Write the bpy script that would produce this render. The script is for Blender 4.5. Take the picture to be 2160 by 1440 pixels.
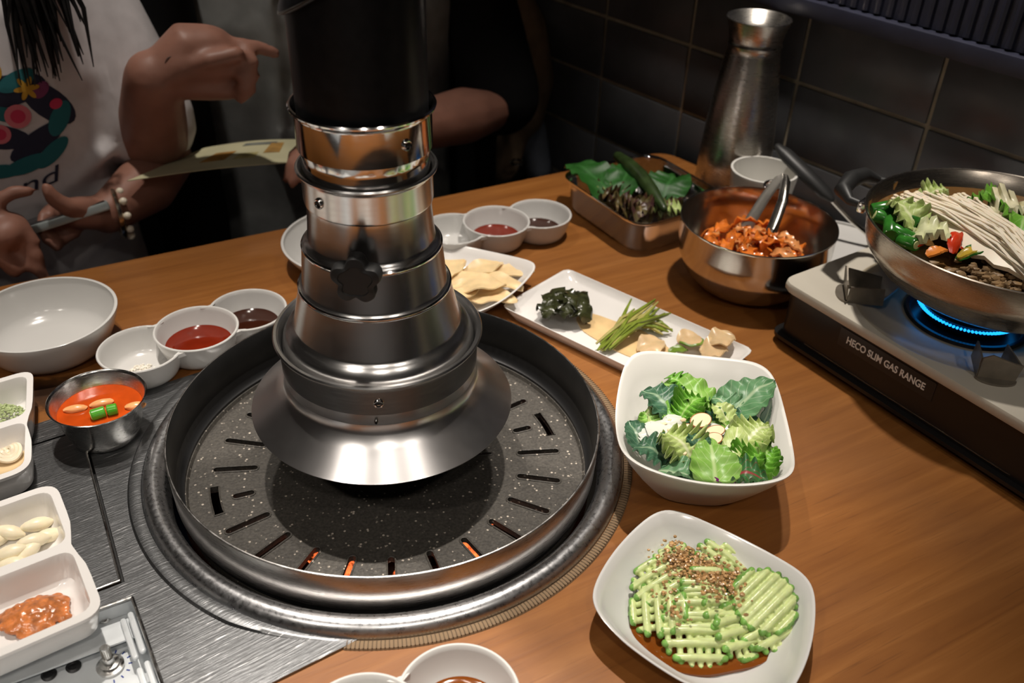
import bpy, bmesh, math, random
from mathutils import Vector, Matrix, noise
from mathutils.bvhtree import BVHTree
R = random.Random(7)
PI = math.pi
sc = bpy.context.scene
for o in list(bpy.data.objects): bpy.data.objects.remove(o)

# ------------------------------------------------------------------ camera
cd = bpy.data.cameras.new('camera'); camo = bpy.data.objects.new('camera', cd); sc.collection.objects.link(camo)
pitch, roll = .6018, .0377
fw = Vector((0, math.cos(pitch), -math.sin(pitch))); rt = Vector((1, 0, 0)); upv = rt.cross(fw)
r2 = rt*math.cos(roll)+upv*math.sin(roll); u2 = upv*math.cos(roll)-rt*math.sin(roll)
camo.matrix_world = Matrix(((r2.x, u2.x, -fw.x, 0), (r2.y, u2.y, -fw.y, 0), (r2.z, u2.z, -fw.z, .5701), (0, 0, 0, 1)))
cd.sensor_width = 36; cd.lens = 1968.5/2160*36; cd.clip_start = .01
cd.dof.use_dof = True; cd.dof.focus_distance = .80; cd.dof.aperture_fstop = 6.3
sc.camera = camo

# ------------------------------------------------------------------ world, lamps, exposure
w = bpy.data.worlds.new('world'); sc.world = w; w.use_nodes = True
w.node_tree.nodes['Background'].inputs[0].default_value = (.55, .6, .8, 1)
w.node_tree.nodes['Background'].inputs[1].default_value = .012
def spot(loc, target, energy, col, angle, blend, rad):
    l = bpy.data.lights.new('key_or_fill_spot', 'SPOT'); o = bpy.data.objects.new('key_or_fill_spot', l); sc.collection.objects.link(o)
    o.location = loc; o.rotation_euler = (Vector(target)-Vector(loc)).to_track_quat('-Z', 'Y').to_euler()
    l.energy = energy; l.color = col; l.spot_size = math.radians(angle); l.spot_blend = blend; l.shadow_soft_size = rad
    return o
WARM = (1, .915, .82)
spot((-.31, .78, 1.50), (-.19, .50, 0), 70, WARM, 42, 1.0, .016)
spot((.07, .78, 1.50), (-.04, .455, 0), 90, WARM, 35, 1.0, .016)
spot((-.50, 1.10, 1.50), (-.45, 1.02, 0), 46, WARM, 50, 1.0, .03)  # fill spot added to brighten the far left table and the diners
spot((.28, 1.05, 1.50), (.27, 1.02, .0), 82, WARM, 45, 1.0, .03)  # fill spot added to brighten the far right table, stove and tiles
sc.view_settings.view_transform = 'Standard'; sc.view_settings.look = 'None'
sc.view_settings.gamma = 1; sc.view_settings.use_curve_mapping = False; sc.view_settings.exposure = 0.0

# ------------------------------------------------------------------ helpers
ORG = {}
def O(name, V, F, m, parent=None, smooth=True, angle=38, uv=None, mi=None, loc=None):
    if parent is not None: org = ORG[parent.name]
    elif loc is not None: org = Vector(loc)
    else:
        xs = [v[0] for v in V]; ys = [v[1] for v in V]; zs = [v[2] for v in V]
        org = Vector(((min(xs)+max(xs))/2, (min(ys)+max(ys))/2, min(zs)))
    me = bpy.data.meshes.new(name)
    me.from_pydata([(v[0]-org.x, v[1]-org.y, v[2]-org.z) for v in V], [], F)
    for mm in (m if isinstance(m, (list, tuple)) else [m]): me.materials.append(mm)
    if mi: me.polygons.foreach_set('material_index', mi)
    if uv:
        l = me.uv_layers.new(name='UVMap')
        for i, lp in enumerate(me.loops): l.data[i].uv = uv[lp.vertex_index]
    if smooth:
        me.polygons.foreach_set('use_smooth', [True]*len(me.polygons)); me.set_sharp_from_angle(angle=math.radians(angle))
    me.update()
    return link(name, me, parent, org)
def link(name, me, parent=None, org=Vector((0, 0, 0))):
    o = bpy.data.objects.new(name, me); sc.collection.objects.link(o)
    if parent is not None: o.parent = parent; ORG[o.name] = ORG[parent.name]
    else: o.location = org; ORG[o.name] = Vector(org)
    return o
def T(o, label, cat, group=None, kind=None):
    o['label'] = label; o['category'] = cat
    if group: o['group'] = group
    if kind: o['kind'] = kind
    return o
def S(o): o['kind'] = 'structure'; return o
def E(name, loc, label, cat, group=None):
    o = bpy.data.objects.new(name, None); o.empty_display_size = .02; sc.collection.objects.link(o)
    o.location = loc; ORG[o.name] = Vector(loc); return T(o, label, cat, group)
def join(*parts):
    V, F = [], []
    for v, f in parts:
        n = len(V); V += [tuple(p) for p in v]; F += [tuple(i+n for i in q) for q in f]
    return V, F
def xf(vf, M): return [M @ Vector(v) for v in vf[0]], vf[1]
def lathe(prof, c=(0, 0, 0), n=64, a0=0, a1=2*PI, jit=None):
    full = abs(a1-a0-2*PI) < 1e-6; V, F, idx = [], [], []
    m = n if full else n+1
    for r, z in prof:
        if r < 1e-7: idx.append([len(V)]*m); V.append((c[0], c[1], c[2]+z))
        else:
            b = len(V); idx.append(list(range(b, b+m)))
            for i in range(m):
                a = a0+(a1-a0)*i/n; V.append((c[0]+r*math.cos(a), c[1]+r*math.sin(a), c[2]+z))
    for k in range(len(prof)-1):
        A, B = idx[k], idx[k+1]
        for i in range(n):
            j = (i+1) % m
            q = [A[i], A[j], B[j], B[i]]; q = [x for t, x in enumerate(q) if x not in q[:t]]
            if len(q) > 2: F.append(tuple(q))
    return V, F
def loft(rings, cap0=False, cap1=False):
    n = len(rings[0]); V = [tuple(p) for r in rings for p in r]; F = []
    for k in range(len(rings)-1):
        for i in range(n):
            j = (i+1) % n; F.append((k*n+i, k*n+j, (k+1)*n+j, (k+1)*n+i))
    if cap0: F.append(tuple(range(n-1, -1, -1)))
    if cap1: F.append(tuple(range((len(rings)-1)*n, len(rings)*n)))
    return V, F
def frames(P):
    Ts = []
    for i in range(len(P)):
        t = P[min(i+1, len(P)-1)]-P[max(i-1, 0)]; Ts.append(t.normalized() if t.length > 1e-9 else Vector((0, 0, 1)))
    a = Vector((0, 0, 1)) if abs(Ts[0].z) < .9 else Vector((1, 0, 0))
    N = [(a-Ts[0]*a.dot(Ts[0])).normalized()]
    for i in range(1, len(P)):
        q = Ts[i-1].rotation_difference(Ts[i]); v = q @ N[-1]; N.append((v-Ts[i]*v.dot(Ts[i])).normalized())
    return Ts, N
def tube(P, r, n=8, flat=1, closed=False, round_end=False):
    P = [Vector(p) for p in P]; r = list(r) if isinstance(r, (list, tuple)) else [r]*len(P)
    if round_end:
        d0 = (P[0]-P[1]).normalized(); d1 = (P[-1]-P[-2]).normalized()
        h = [(.45, .89), (.8, .6), (.97, .26)]
        P2 = [P[0]+d0*r[0]*q for q in (.98, .8, .5)]; R2 = [r[0]*q for q in (.2, .6, .87)]
        P3 = [P[-1]+d1*r[-1]*q for q in (.5, .8, .98)]; R3 = [r[-1]*q for q in (.87, .6, .2)]
        P = P2+P+P3; r = R2+r+R3
    Ts, N = frames(P)
    rings = []
    for p, t, nn, rr in zip(P, Ts, N, r):
        b = t.cross(nn); rings.append([p+(nn*math.cos(2*PI*i/n)*flat+b*math.sin(2*PI*i/n))*rr for i in range(n)])
    if closed:
        V, F = loft(rings); m = len(rings); F += [((m-1)*n+i, (m-1)*n+(i+1) % n, (i+1) % n, i) for i in range(n)]
        return V, F
    return loft(rings, True, True)
def ringtube(c, Rr, r, n=96, k=8):
    return tube([(c[0]+Rr*math.cos(2*PI*i/n), c[1]+Rr*math.sin(2*PI*i/n), c[2]) for i in range(n)], r, k, closed=True)
def box(c, s, rz=0, bev=0):
    bm = bmesh.new(); bmesh.ops.create_cube(bm, size=1); bmesh.ops.scale(bm, vec=s, verts=bm.verts)
    if bev: bmesh.ops.bevel(bm, geom=bm.edges[:], offset=bev, segments=2, affect='EDGES', profile=.6)
    M = Matrix.Translation(c) @ Matrix.Rotation(rz, 4, 'Z')
    V = [M @ v.co for v in bm.verts]; F = [tuple(v.index for v in f.verts) for f in bm.faces]; bm.free(); return V, F
def holed(outer, holes, z0, z1):
    bm = bmesh.new(); loops = []
    for L in [outer]+holes:
        vs = [bm.verts.new((x, y, z1)) for x, y in L]; loops.append(vs)
        for i in range(len(vs)): bm.edges.new((vs[i], vs[(i+1) % len(vs)]))
    bmesh.ops.triangle_fill(bm, use_beauty=True, use_dissolve=False, edges=bm.edges[:])
    bm.verts.index_update(); nv = len(bm.verts)
    V = [tuple(v.co) for v in bm.verts]; F = []
    for f in bm.faces:
        t = [v.index for v in f.verts]
        if f.normal.z < 0: t.reverse()
        F.append(tuple(t))
    V += [(x, y, z0) for x, y, z in V]; F += [tuple(i+nv for i in reversed(f)) for f in F]
    for vs in loops:
        for i in range(len(vs)):
            a, b = vs[i].index, vs[(i+1) % len(vs)].index; F.append((a, a+nv, b+nv, b))
    bm.free(); return V, F
def bulged(P, bulge, it, n=240):
    P = [Vector(p[:2]) for p in P]; ctr = sum(P, Vector((0, 0)))/len(P); L = []
    for a, b in zip(P, P[1:]+P[:1]):
        nn = Vector(((b-a).y, -(b-a).x)).normalized()
        if nn.dot((a+b)/2-ctr) < 0: nn = -nn
        for k in range(40): t = k/40; L.append(a.lerp(b, t)+nn*bulge*4*t*(1-t))
    L = [Vector(p) for p in resample(L, n)]
    for _ in range(it): L = [(L[i-1]+L[i]*2+L[(i+1) % n])/4 for i in range(n)]
    return [tuple(p) for p in L]
def circ(c, r, n=64): return [(c[0]+r*math.cos(2*PI*i/n), c[1]+r*math.sin(2*PI*i/n)) for i in range(n)]
def rpoly(P, rad, seg=8, bulge=0.0):
    P = [Vector(p[:2]) for p in P]; n = len(P); rad = rad if isinstance(rad, (list, tuple)) else [rad]*n; out = []
    ctr = sum(P, Vector((0, 0)))/n
    for i in range(n):
        a, b, c = P[i-1], P[i], P[(i+1) % n]
        p0 = b+(a-b).normalized()*rad[i]; p1 = b+(c-b).normalized()*rad[i]
        for k in range(seg+1):
            t = k/seg; out.append(p0*(1-t)**2+b*2*t*(1-t)+p1*t*t)
        q0 = p1; q1 = c+(b-c).normalized()*rad[(i+1) % n]
        nn = Vector(((c-b).y, -(c-b).x)).normalized()
        if nn.dot((b+c)/2-ctr) < 0: nn = -nn
        for k in range(1, 10):
            t = k/10; out.append(q0*(1-t)+q1*t+nn*bulge*4*t*(1-t))
    return [tuple(p) for p in out]
def resample(L, n):
    L = [Vector(p) for p in L]; d = [0]
    for i in range(len(L)): d.append(d[-1]+(L[(i+1) % len(L)]-L[i]).length)
    out = []; j = 0
    for k in range(n):
        t = d[-1]*k/n
        while d[j+1] < t: j += 1
        f = (t-d[j])/max(1e-9, d[j+1]-d[j]); out.append(tuple(L[j].lerp(L[(j+1) % len(L)], f)))
    return out
def dish(outl, rimz, prof, n=120, base=0, c=None):
    L = [Vector(p) for p in resample(outl, n)]; c = Vector(c[:2]) if c else sum(L, Vector((0, 0)))/n
    rings = []
    for s, f, dz in prof:
        ring = []
        for p in L:
            z = rimz(p) if callable(rimz) else rimz
            q = c+(p-c)*s
            if s > .9: q = c+(p-c)*(s)
            ring.append((q.x, q.y, base+f*z+dz))
        rings.append(ring)
    return loft(rings, True, True)
def blob(c, s, sub=2, amp=.15, freq=2., rot=None, seed=0):
    bm = bmesh.new(); bmesh.ops.create_icosphere(bm, subdivisions=sub, radius=1)
    M = Matrix.Translation(c) @ (rot.to_4x4() if rot else Matrix.Identity(4))
    V = []
    for v in bm.verts:
        d = 1+amp*noise.noise(v.co*freq+Vector((seed*3.1, seed*1.7, seed)))
        V.append(M @ Vector((v.co.x*d*s[0], v.co.y*d*s[1], v.co.z*d*s[2])))
    F = [tuple(v.index for v in f.verts) for f in bm.faces]; bm.free(); return V, F
def sheet(fn, nu, nv, th=.0006):
    """a thin two-sided leaf or slice from fn(u,v) -> point"""
    top = [[Vector(fn(i/nu, j/nv)) for j in range(nv+1)] for i in range(nu+1)]; V, F, UV = [], [], []
    ix = lambda i, j: i*(nv+1)+j
    for s in (1, -1):
        for i in range(nu+1):
            for j in range(nv+1):
                du = top[min(i+1, nu)][j]-top[max(i-1, 0)][j]; dv = top[i][min(j+1, nv)]-top[i][max(j-1, 0)]
                n = du.cross(dv); n = n.normalized() if n.length > 1e-12 else Vector((0, 0, 1))
                V.append(top[i][j]+n*th*.5*s); UV.append((i/nu, j/nv))
    m = (nu+1)*(nv+1)
    for i in range(nu):
        for j in range(nv):
            q = (ix(i, j), ix(i+1, j), ix(i+1, j+1), ix(i, j+1)); F.append(q); F.append(tuple(k+m for k in reversed(q)))
    for i in range(nu):
        for j in (0, nv):
            a, b = ix(i, j), ix(i+1, j); F.append((a, a+m, b+m, b))
    for j in range(nv):
        for i in (0, nu):
            a, b = ix(i, j), ix(i, j+1); F.append((a, b, b+m, a+m))
    return V, F, UV
def leaf_fn(base, tip, width, up=(0, 0, 1), cup=.3, arch=.15, ripple=.1, freq=5, ser=.06, seed=0, fat=.75):
    b, t = Vector(base), Vector(tip); d = t-b; L = d.length; d.normalize(); u = Vector(up); s = d.cross(u).normalized(); n = s.cross(d)
    def fn(x, y):
        v = 2*y-1; w = width*.5*(max(0.02, math.sin(PI*min(1, (x*.94+.05)**fat)))**.7)
        w *= 1+ser*math.sin(x*40+seed)*abs(v)
        k = noise.noise(Vector((x*3+seed*2.3, v*1.5, seed)))
        z = cup*w*v*v+arch*L*4*x*(1-x)+ripple*width*(math.sin(freq*2*PI*x+seed+(2 if v > 0 else 0)))*abs(v)**1.5+k*width*.1
        return b+d*(L*x)+s*(w*v)+n*z
    return fn
def leaf(name, base, tip, width, m, parent=None, th=.0007, nu=16, nv=8, fit=None, **k):
    V, F, UV = sheet(leaf_fn(base, tip, width, **k), nu, nv, th)
    if fit: V = fit_in(V, *fit)
    return O(name, V, F, m, parent, uv=UV, angle=80)
def fit_in(V, outl, c, rimz, prof, gap=.003):
    """pull points that would pass through a bowl back inside its wall; prof: (height fraction, scale) of the inner wall"""
    L = [Vector(p)-Vector(c[:2]) for p in resample(outl, 180)]; ang = [math.atan2(p.y, p.x) for p in L]; out = []
    for p in V:
        q = Vector((p[0]-c[0], p[1]-c[1])); z = p[2]; a = math.atan2(q.y, q.x)
        k = min(range(180), key=lambda i: abs((ang[i]-a+PI) % (2*PI)-PI)); Rr = L[k].length; f = min(1, max(prof[0][0]+.02, z/rimz))
        for (f0, s0), (f1, s1) in zip(prof, prof[1:]):
            if f0 <= f <= f1: s_ = s0+(s1-s0)*(f-f0)/(f1-f0); break
        else: s_ = prof[-1][1]
        z = max(z, prof[0][0]*rimz+.002); lim = Rr*s_-gap
        if q.length > lim: q = q*(lim/q.length)
        out.append((c[0]+q.x, c[1]+q.y, z))
    return out
def dup(o, loc=None, rot=None, parent=None):
    c = o.copy(); sc.collection.objects.link(c)
    if parent is not None: c.parent = parent
    if loc is not None: c.location = loc
    if rot is not None: c.rotation_euler = rot
    ORG[c.name] = Vector(c.location)
    return c
def remeshed(name, parts, voxel, m, parent=None, smooth=6, loc=None):
    V, F = join(*parts); me = bpy.data.meshes.new(name); me.from_pydata([tuple(v) for v in V], [], F)
    o = bpy.data.objects.new('tmp', me); sc.collection.objects.link(o)
    md = o.modifiers.new('r', 'REMESH'); md.mode = 'VOXEL'; md.voxel_size = voxel
    ms = o.modifiers.new('s', 'SMOOTH'); ms.iterations = smooth; ms.factor = .5
    dg = bpy.context.evaluated_depsgraph_get(); e = o.evaluated_get(dg); m2 = bpy.data.meshes.new_from_object(e)
    V = [v.co.copy() for v in m2.vertices]; F = [tuple(p.vertices) for p in m2.polygons]
    bpy.data.objects.remove(o); bpy.data.meshes.remove(me); bpy.data.meshes.remove(m2)
    return O(name, V, F, m, parent, angle=80, loc=loc), (V, F)
def textmesh(body, size, extr=.0002, off=0.0):
    cu = bpy.data.curves.new('txt', 'FONT'); cu.body = body; cu.size = size; cu.extrude = extr; cu.offset = off; cu.align_x = 'CENTER'; cu.align_y = 'CENTER'
    o = bpy.data.objects.new('tmp', cu); sc.collection.objects.link(o)
    dg = bpy.context.evaluated_depsgraph_get(); m2 = bpy.data.meshes.new_from_object(o.evaluated_get(dg))
    V = [v.co.copy() for v in m2.vertices]; F = [tuple(p.vertices) for p in m2.polygons]
    bpy.data.objects.remove(o); bpy.data.curves.remove(cu); return V, F

# ------------------------------------------------------------------ materials
class NT:
    def __init__(s, name):
        s.m = bpy.data.materials.new(name); s.m.use_nodes = True; s.t = s.m.node_tree; s.b = s.t.nodes['Principled BSDF']
    def n(s, typ, **k):
        nd = s.t.nodes.new(typ)
        for a, b in k.items():
            if a.startswith('i_'):
                key = a[2:]; key = int(key) if key.isdigit() else key.replace('_', ' '); nd.inputs[key].default_value = b
            else: setattr(nd, a, b)
        return nd
    def l(s, a, b): s.t.links.new(a, b)
    def coords(s, scale=(1, 1, 1), rot=(0, 0, 0), src='Object'):
        tc = s.n('ShaderNodeTexCoord'); mp = s.n('ShaderNodeMapping'); mp.vector_type = 'TEXTURE'; mp.inputs['Scale'].default_value = [1/q for q in scale]; mp.inputs['Rotation'].default_value = rot
        s.l(tc.outputs[src], mp.inputs['Vector']); return mp.outputs[0]
    def noise(s, vec, scale, detail=3, rough=.5, dist=0):
        nd = s.n('ShaderNodeTexNoise'); nd.inputs['Scale'].default_value = scale; nd.inputs['Detail'].default_value = detail
        nd.inputs['Roughness'].default_value = rough; nd.inputs['Distortion'].default_value = dist; s.l(vec, nd.inputs['Vector']); return nd.outputs['Fac']
    def ramp(s, fac, stops):
        r = s.n('ShaderNodeValToRGB'); e = r.color_ramp.elements
        while len(e) < len(stops): e.new(.5)
        for q, (p, c) in zip(e, stops): q.position = p; q.color = (*c, 1) if len(c) == 3 else c
        s.l(fac, r.inputs[0]); return r.outputs[0]
    def mix(s, fac, a, b):
        m = s.n('ShaderNodeMix', data_type='RGBA')
        for v, i in ((fac, 0), (a, 6), (b, 7)):
            if hasattr(v, 'is_linked'): s.l(v, m.inputs[i])
            else: m.inputs[i].default_value = (*v, 1) if isinstance(v, (tuple, list)) else v
        return m.outputs[2]
    def bump(s, h, strength, dist=.001):
        b = s.n('ShaderNodeBump'); b.inputs['Strength'].default_value = strength; b.inputs['Distance'].default_value = dist
        s.l(h, b.inputs['Height']); s.l(b.outputs[0], s.b.inputs['Normal'])
    def set(s, **k):
        for a, v in k.items():
            i = s.b.inputs[a.replace('_', ' ')]
            if hasattr(v, 'is_linked'): s.l(v, i)
            else: i.default_value = (*v, 1) if isinstance(v, (tuple, list)) and len(v) == 3 and i.type == 'RGBA' else v
        return s
def M(name, col, rough=.5, metal=0, var=.0, vs=60, bump=0, bs=200, bd=.0005, spec=.5, sss=0, **k):
    t = NT(name); t.set(Roughness=rough, Metallic=metal, Specular_IOR_Level=spec, **k)
    v = t.coords()
    if var: t.set(Base_Color=t.ramp(t.noise(v, vs, 4), [(.3, tuple(c*(1-var) for c in col)), (.7, tuple(min(1, c*(1+var)) for c in col))]))
    else: t.set(Base_Color=col)
    if bump: t.bump(t.noise(v, bs, 4), bump, bd)
    if sss: t.set(Subsurface_Weight=sss); t.b.inputs['Subsurface Radius'].default_value = (.004, .002, .001)
    return t.m
ceramic = M('white_ceramic', (.60, .59, .57), .16, bump=.04, bs=40, spec=.5)
porcelain = M('bright_porcelain', (.80, .775, .75), .16, bump=.04, bs=40)
melamine = M('ivory_melamine', (.70, .685, .645), .3, spec=.45)
def steel(name, rough, col=(.62, .61, .60), brush=(1, 1, 1), bstr=.05, vr=.12, rot=(0, 0, 0), scr=0):
    t = NT(name); v = t.coords(brush, rot)
    n = t.noise(v, 90, 5, .6)
    t.set(Metallic=1.0, Base_Color=col, Roughness=t.ramp(n, [(.25, (max(.02, rough-vr),)*3), (.75, (rough+vr,)*3)]))
    if scr:
        v2 = t.coords((26, 620, 1), (0, 0, rot[2]+.05)); n2 = t.noise(v2, 1, 3, .7)
        t.set(Base_Color=t.ramp(n2, [(.48, tuple(c*.72 for c in col)), (.64, col), (.72, (.95, .95, .95))]))
        t.bump(n2, .35, .0006)
    elif bstr: t.bump(n, bstr, .0004)
    return t.m
st_hood = steel('hood_steel', .24, (.66, .65, .64), brush=(.6, .6, 8), bstr=.004, vr=.03)
st_pol = steel('polished_steel', .12, brush=(.6, .6, 4), bstr=.008, vr=.05)
st_flange = steel('flange_steel', .285, (.70, .68, .68), brush=(1, 1, 1), bstr=0, vr=.012)
st_collar = steel('collar_steel', .30, (.55, .53, .51), brush=(1, 1, 30), bstr=.03)
st_panel = steel('scratched_steel', .36, (.22, .225, .23), brush=(4, 40, 4), rot=(0, 0, .61), scr=1)
st_ring = steel('ring_steel', .30, (.52, .52, .53), brush=(3, 3, 3), bstr=.015, vr=.08)
st_dark = steel('dull_steel', .38, (.36, .34, .31), brush=(3, 3, 12), bstr=.06)
st_bowl = steel('bowl_steel', .14, (.66, .63, .58), brush=(3, 3, 14), bstr=.02, vr=.05)
st_cup = steel('cup_steel', .22, (.68, .67, .65), brush=(2, 2, 20), bstr=.02)
black_tube = M('black_enamel', (.008, .008, .009), .32, var=.3, vs=120, bump=.15, bs=300, spec=.35)
black_pl = M('black_plastic', (.018, .018, .018), .45, spec=.4)
dark_in = M('blackened_metal', (.035, .035, .036), .38, .6, bump=.05)
shade_oxide = M('shade_and_oxide_steel', (.022, .022, .022), .42, .35, var=.3, vs=40, bump=.05)  # oxide tone of the collar; under the hood it deepens the shade
def speck():
    t = NT('stone_coating'); v = t.coords(); n = t.noise(v, 420, 2, .5); n2 = t.noise(v, 160, 2, .6)
    vo = t.n('ShaderNodeTexVoronoi'); vo.inputs['Scale'].default_value = 190; t.l(v, vo.inputs['Vector'])
    f = t.ramp(vo.outputs['Distance'], [(.14, (1, 1, 1)), (.24, (0, 0, 0))])
    g = t.ramp(n2, [(.46, (0, 0, 0)), (.56, (1, 1, 1))])
    mm = t.n('ShaderNodeMath', operation='MULTIPLY'); t.l(f, mm.inputs[0]); t.l(g, mm.inputs[1])
    t.set(Base_Color=t.mix(mm.outputs[0], t.ramp(n, [(.3, (.046, .042, .037)), (.75, (.088, .080, .069))]), (.50, .44, .37)), Roughness=.5, Specular_IOR_Level=.3)
    t.bump(n, .5, .0006); return t.m
stone = speck()
def wood():
    t = NT('oiled_wood'); v = t.coords((4, 70, 4), (0, 0, .52)); n = t.noise(v, 1.0, 6, .65, .6)
    v2 = t.coords((12, 420, 4), (0, 0, .52)); n2 = t.noise(v2, 1.0, 3, .6)
    v3 = t.coords((1, 1, 1)); n3 = t.noise(v3, 5, 3)
    c = t.ramp(n, [(.25, (.20, .069, .0145)), (.55, (.27, .102, .023)), (.8, (.345, .142, .037))])
    c = t.mix(t.ramp(n2, [(.60, (0, 0, 0)), (.74, (.55, .55, .55))]), c, (.10, .035, .010))
    c = t.mix(t.ramp(n3, [(.45, (0, 0, 0)), (.8, (.35, .35, .35))]), c, (.17, .066, .018))
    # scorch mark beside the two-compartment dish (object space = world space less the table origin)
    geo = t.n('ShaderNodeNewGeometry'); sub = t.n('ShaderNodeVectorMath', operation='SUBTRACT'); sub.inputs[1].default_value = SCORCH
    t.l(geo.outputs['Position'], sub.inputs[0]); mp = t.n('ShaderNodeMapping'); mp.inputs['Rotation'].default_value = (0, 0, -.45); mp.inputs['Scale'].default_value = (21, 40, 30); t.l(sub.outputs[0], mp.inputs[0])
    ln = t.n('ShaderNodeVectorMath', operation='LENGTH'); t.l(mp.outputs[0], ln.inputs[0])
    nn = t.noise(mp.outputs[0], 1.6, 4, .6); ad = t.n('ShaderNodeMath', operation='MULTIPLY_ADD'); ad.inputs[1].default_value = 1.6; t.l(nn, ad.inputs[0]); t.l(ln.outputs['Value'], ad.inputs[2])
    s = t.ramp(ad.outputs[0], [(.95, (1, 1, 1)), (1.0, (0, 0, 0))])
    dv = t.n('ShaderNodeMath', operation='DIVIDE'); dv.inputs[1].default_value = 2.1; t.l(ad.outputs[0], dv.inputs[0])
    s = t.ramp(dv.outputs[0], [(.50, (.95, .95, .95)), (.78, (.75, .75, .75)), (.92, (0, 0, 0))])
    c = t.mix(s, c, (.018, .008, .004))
    t.set(Base_Color=c, Roughness=t.ramp(n3, [(.3, (.30,)*3), (.7, (.44,)*3)]), Specular_IOR_Level=.5)
    t.bump(n, .18, .0008); return t.m
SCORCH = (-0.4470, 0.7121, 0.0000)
woodm = wood()
def emis(name, col, st, noise_s=None, dark=(.01, .002, .0)):
    t = NT(name)
    if noise_s:
        c = t.ramp(t.noise(t.coords(), noise_s, 4, .6), [(.36, dark), (.50, tuple(q*.5 for q in col)), (.68, col)]); t.set(Emission_Color=c)
    else: t.set(Emission_Color=col)
    t.set(Base_Color=(.02, .02, .02), Emission_Strength=st, Roughness=.9); return t.m
ember = emis('glowing_charcoal', (1, .16, .04), 2.6, 110)
flame_m = emis('gas_flame', (.01, .32, 1.0), 2.2)
lampm = emis('lamp_lens', (1, .9, .75), 14)
char_m = M('charcoal', (.012, .011, .010), .9, bump=.4)
def liquid(name, col, rough=.06): return M(name, col, rough, spec=.5, var=.12, vs=70)
soy = liquid('soy_sauce', (.035, .009, .004)); redsauce = liquid('red_chilli_sauce', (.16, .014, .004)); amber = liquid('amber_soy', (.17, .045, .006))
def leafm(name, c1, c2, vein, rough=.38, red=None):
    t = NT(name); tc = t.n('ShaderNodeTexCoord'); sp = t.n('ShaderNodeSeparateXYZ'); t.l(tc.outputs['UV'], sp.inputs[0])
    a = t.n('ShaderNodeMath', operation='SUBTRACT'); a.inputs[1].default_value = .5; t.l(sp.outputs[1], a.inputs[0])
    ab = t.n('ShaderNodeMath', operation='ABSOLUTE'); t.l(a.outputs[0], ab.inputs[0])
    mid = t.ramp(ab.outputs[0], [(.015, (1, 1, 1)), (.06, (0, 0, 0))])
    # side veins: stripes along u - |v|
    k = t.n('ShaderNodeMath', operation='MULTIPLY_ADD'); k.inputs[1].default_value = -.75; t.l(ab.outputs[0], k.inputs[0]); t.l(sp.outputs[0], k.inputs[2])
    fr = t.n('ShaderNodeMath', operation='PINGPONG'); fr.inputs[1].default_value = .075; t.l(k.outputs[0], fr.inputs[0])
    sv = t.ramp(fr.outputs[0], [(.0, (.6, .6, .6)), (.012, (0, 0, 0))])
    mx = t.n('ShaderNodeMath', operation='MAXIMUM'); t.l(mid, mx.inputs[0]); t.l(sv, mx.inputs[1])
    n = t.noise(t.coords(), 70, 4, .6); base = t.ramp(n, [(.3, c1), (.7, c2)])
    if red: base = t.mix(t.ramp(n, [(.42, (0, 0, 0)), (.56, (1, 1, 1))]), base, red)
    t.set(Base_Color=t.mix(mx.outputs[0], base, vein), Roughness=rough, Specular_IOR_Level=.4, Subsurface_Weight=.15); t.b.inputs['Subsurface Radius'].default_value = (.002, .003, .001)
    t.bump(mx.outputs[0], .25, .0006); return t.m
lf_dark = leafm('kale_leaf', (.035, .10, .055), (.06, .15, .085), (.22, .32, .20))
lf_grey = leafm('grey_green_leaf', (.08, .20, .085), (.13, .27, .13), (.32, .42, .26))
lf_bright = leafm('lettuce_leaf', (.16, .34, .05), (.26, .46, .10), (.42, .56, .24))
lf_pale = leafm('pale_lettuce', (.32, .42, .12), (.46, .54, .22), (.6, .64, .38))
lf_vivid = leafm('frilly_lettuce', (.09, .28, .02), (.18, .40, .05), (.3, .48, .14))
lf_red = leafm('beet_leaf', (.03, .12, .03), (.05, .16, .05), (.30, .04, .05))
lf_perilla = leafm('perilla_leaf', (.008, .06, .005), (.016, .095, .010), (.03, .12, .025), .5)
lf_redlet = leafm('red_lettuce', (.06, .035, .015), (.15, .15, .03), (.22, .16, .07), red=(.05, .012, .014))
purple = M('red_cabbage', (.16, .01, .14), .35, var=.3)
dressing = M('white_dressing', (.60, .62, .56), .2, spec=.5, bump=.1, bs=80)
almond_m = M('almond_flesh', (.82, .66, .42), .5, var=.08); almond_sk = M('almond_skin', (.35, .13, .045), .6)
garlic_m = M('garlic', (.86, .77, .56), .35, var=.1, vs=80, sss=.2)
def skinm(name, c):
    t = NT(name); v = t.coords(); t.set(Base_Color=t.ramp(t.noise(v, 28, 4), [(.3, tuple(q*.85 for q in c)), (.7, tuple(min(1, q*1.1) for q in c))]), Roughness=.5, Specular_IOR_Level=.35, Subsurface_Weight=.12)
    t.b.inputs['Subsurface Radius'].default_value = (.012, .005, .003); t.bump(t.noise(v, 220, 3), .12, .0006); return t.m
skin = skinm('skin', (.26, .122, .086))
def cloth(name, c, var=.12): return M(name, c, .9, var=var, vs=25, bump=.25, bs=900, bd=.0006, spec=.15)
tile_m = M('slate_tile', (.088, .090, .096), .26, var=.25, vs=9, bump=.06, bs=30, spec=.45)
grout_m = M('grout', (.42, .36, .26), .9, var=.25, vs=40)
rib_m = M('dark_blue_panel', (.022, .024, .045), .5, var=.2, vs=30)
darkwall = M('dark_paint', (.03, .028, .027), .85, var=.15, vs=4)
palewall = M('pale_plaster', (.42, .42, .44), .85, var=.1, vs=4)
floorm = M('dark_floor', (.04, .035, .03), .5, var=.25, vs=6)
ceilm = M('painted_ceiling', (.30, .30, .30), .9)

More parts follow.
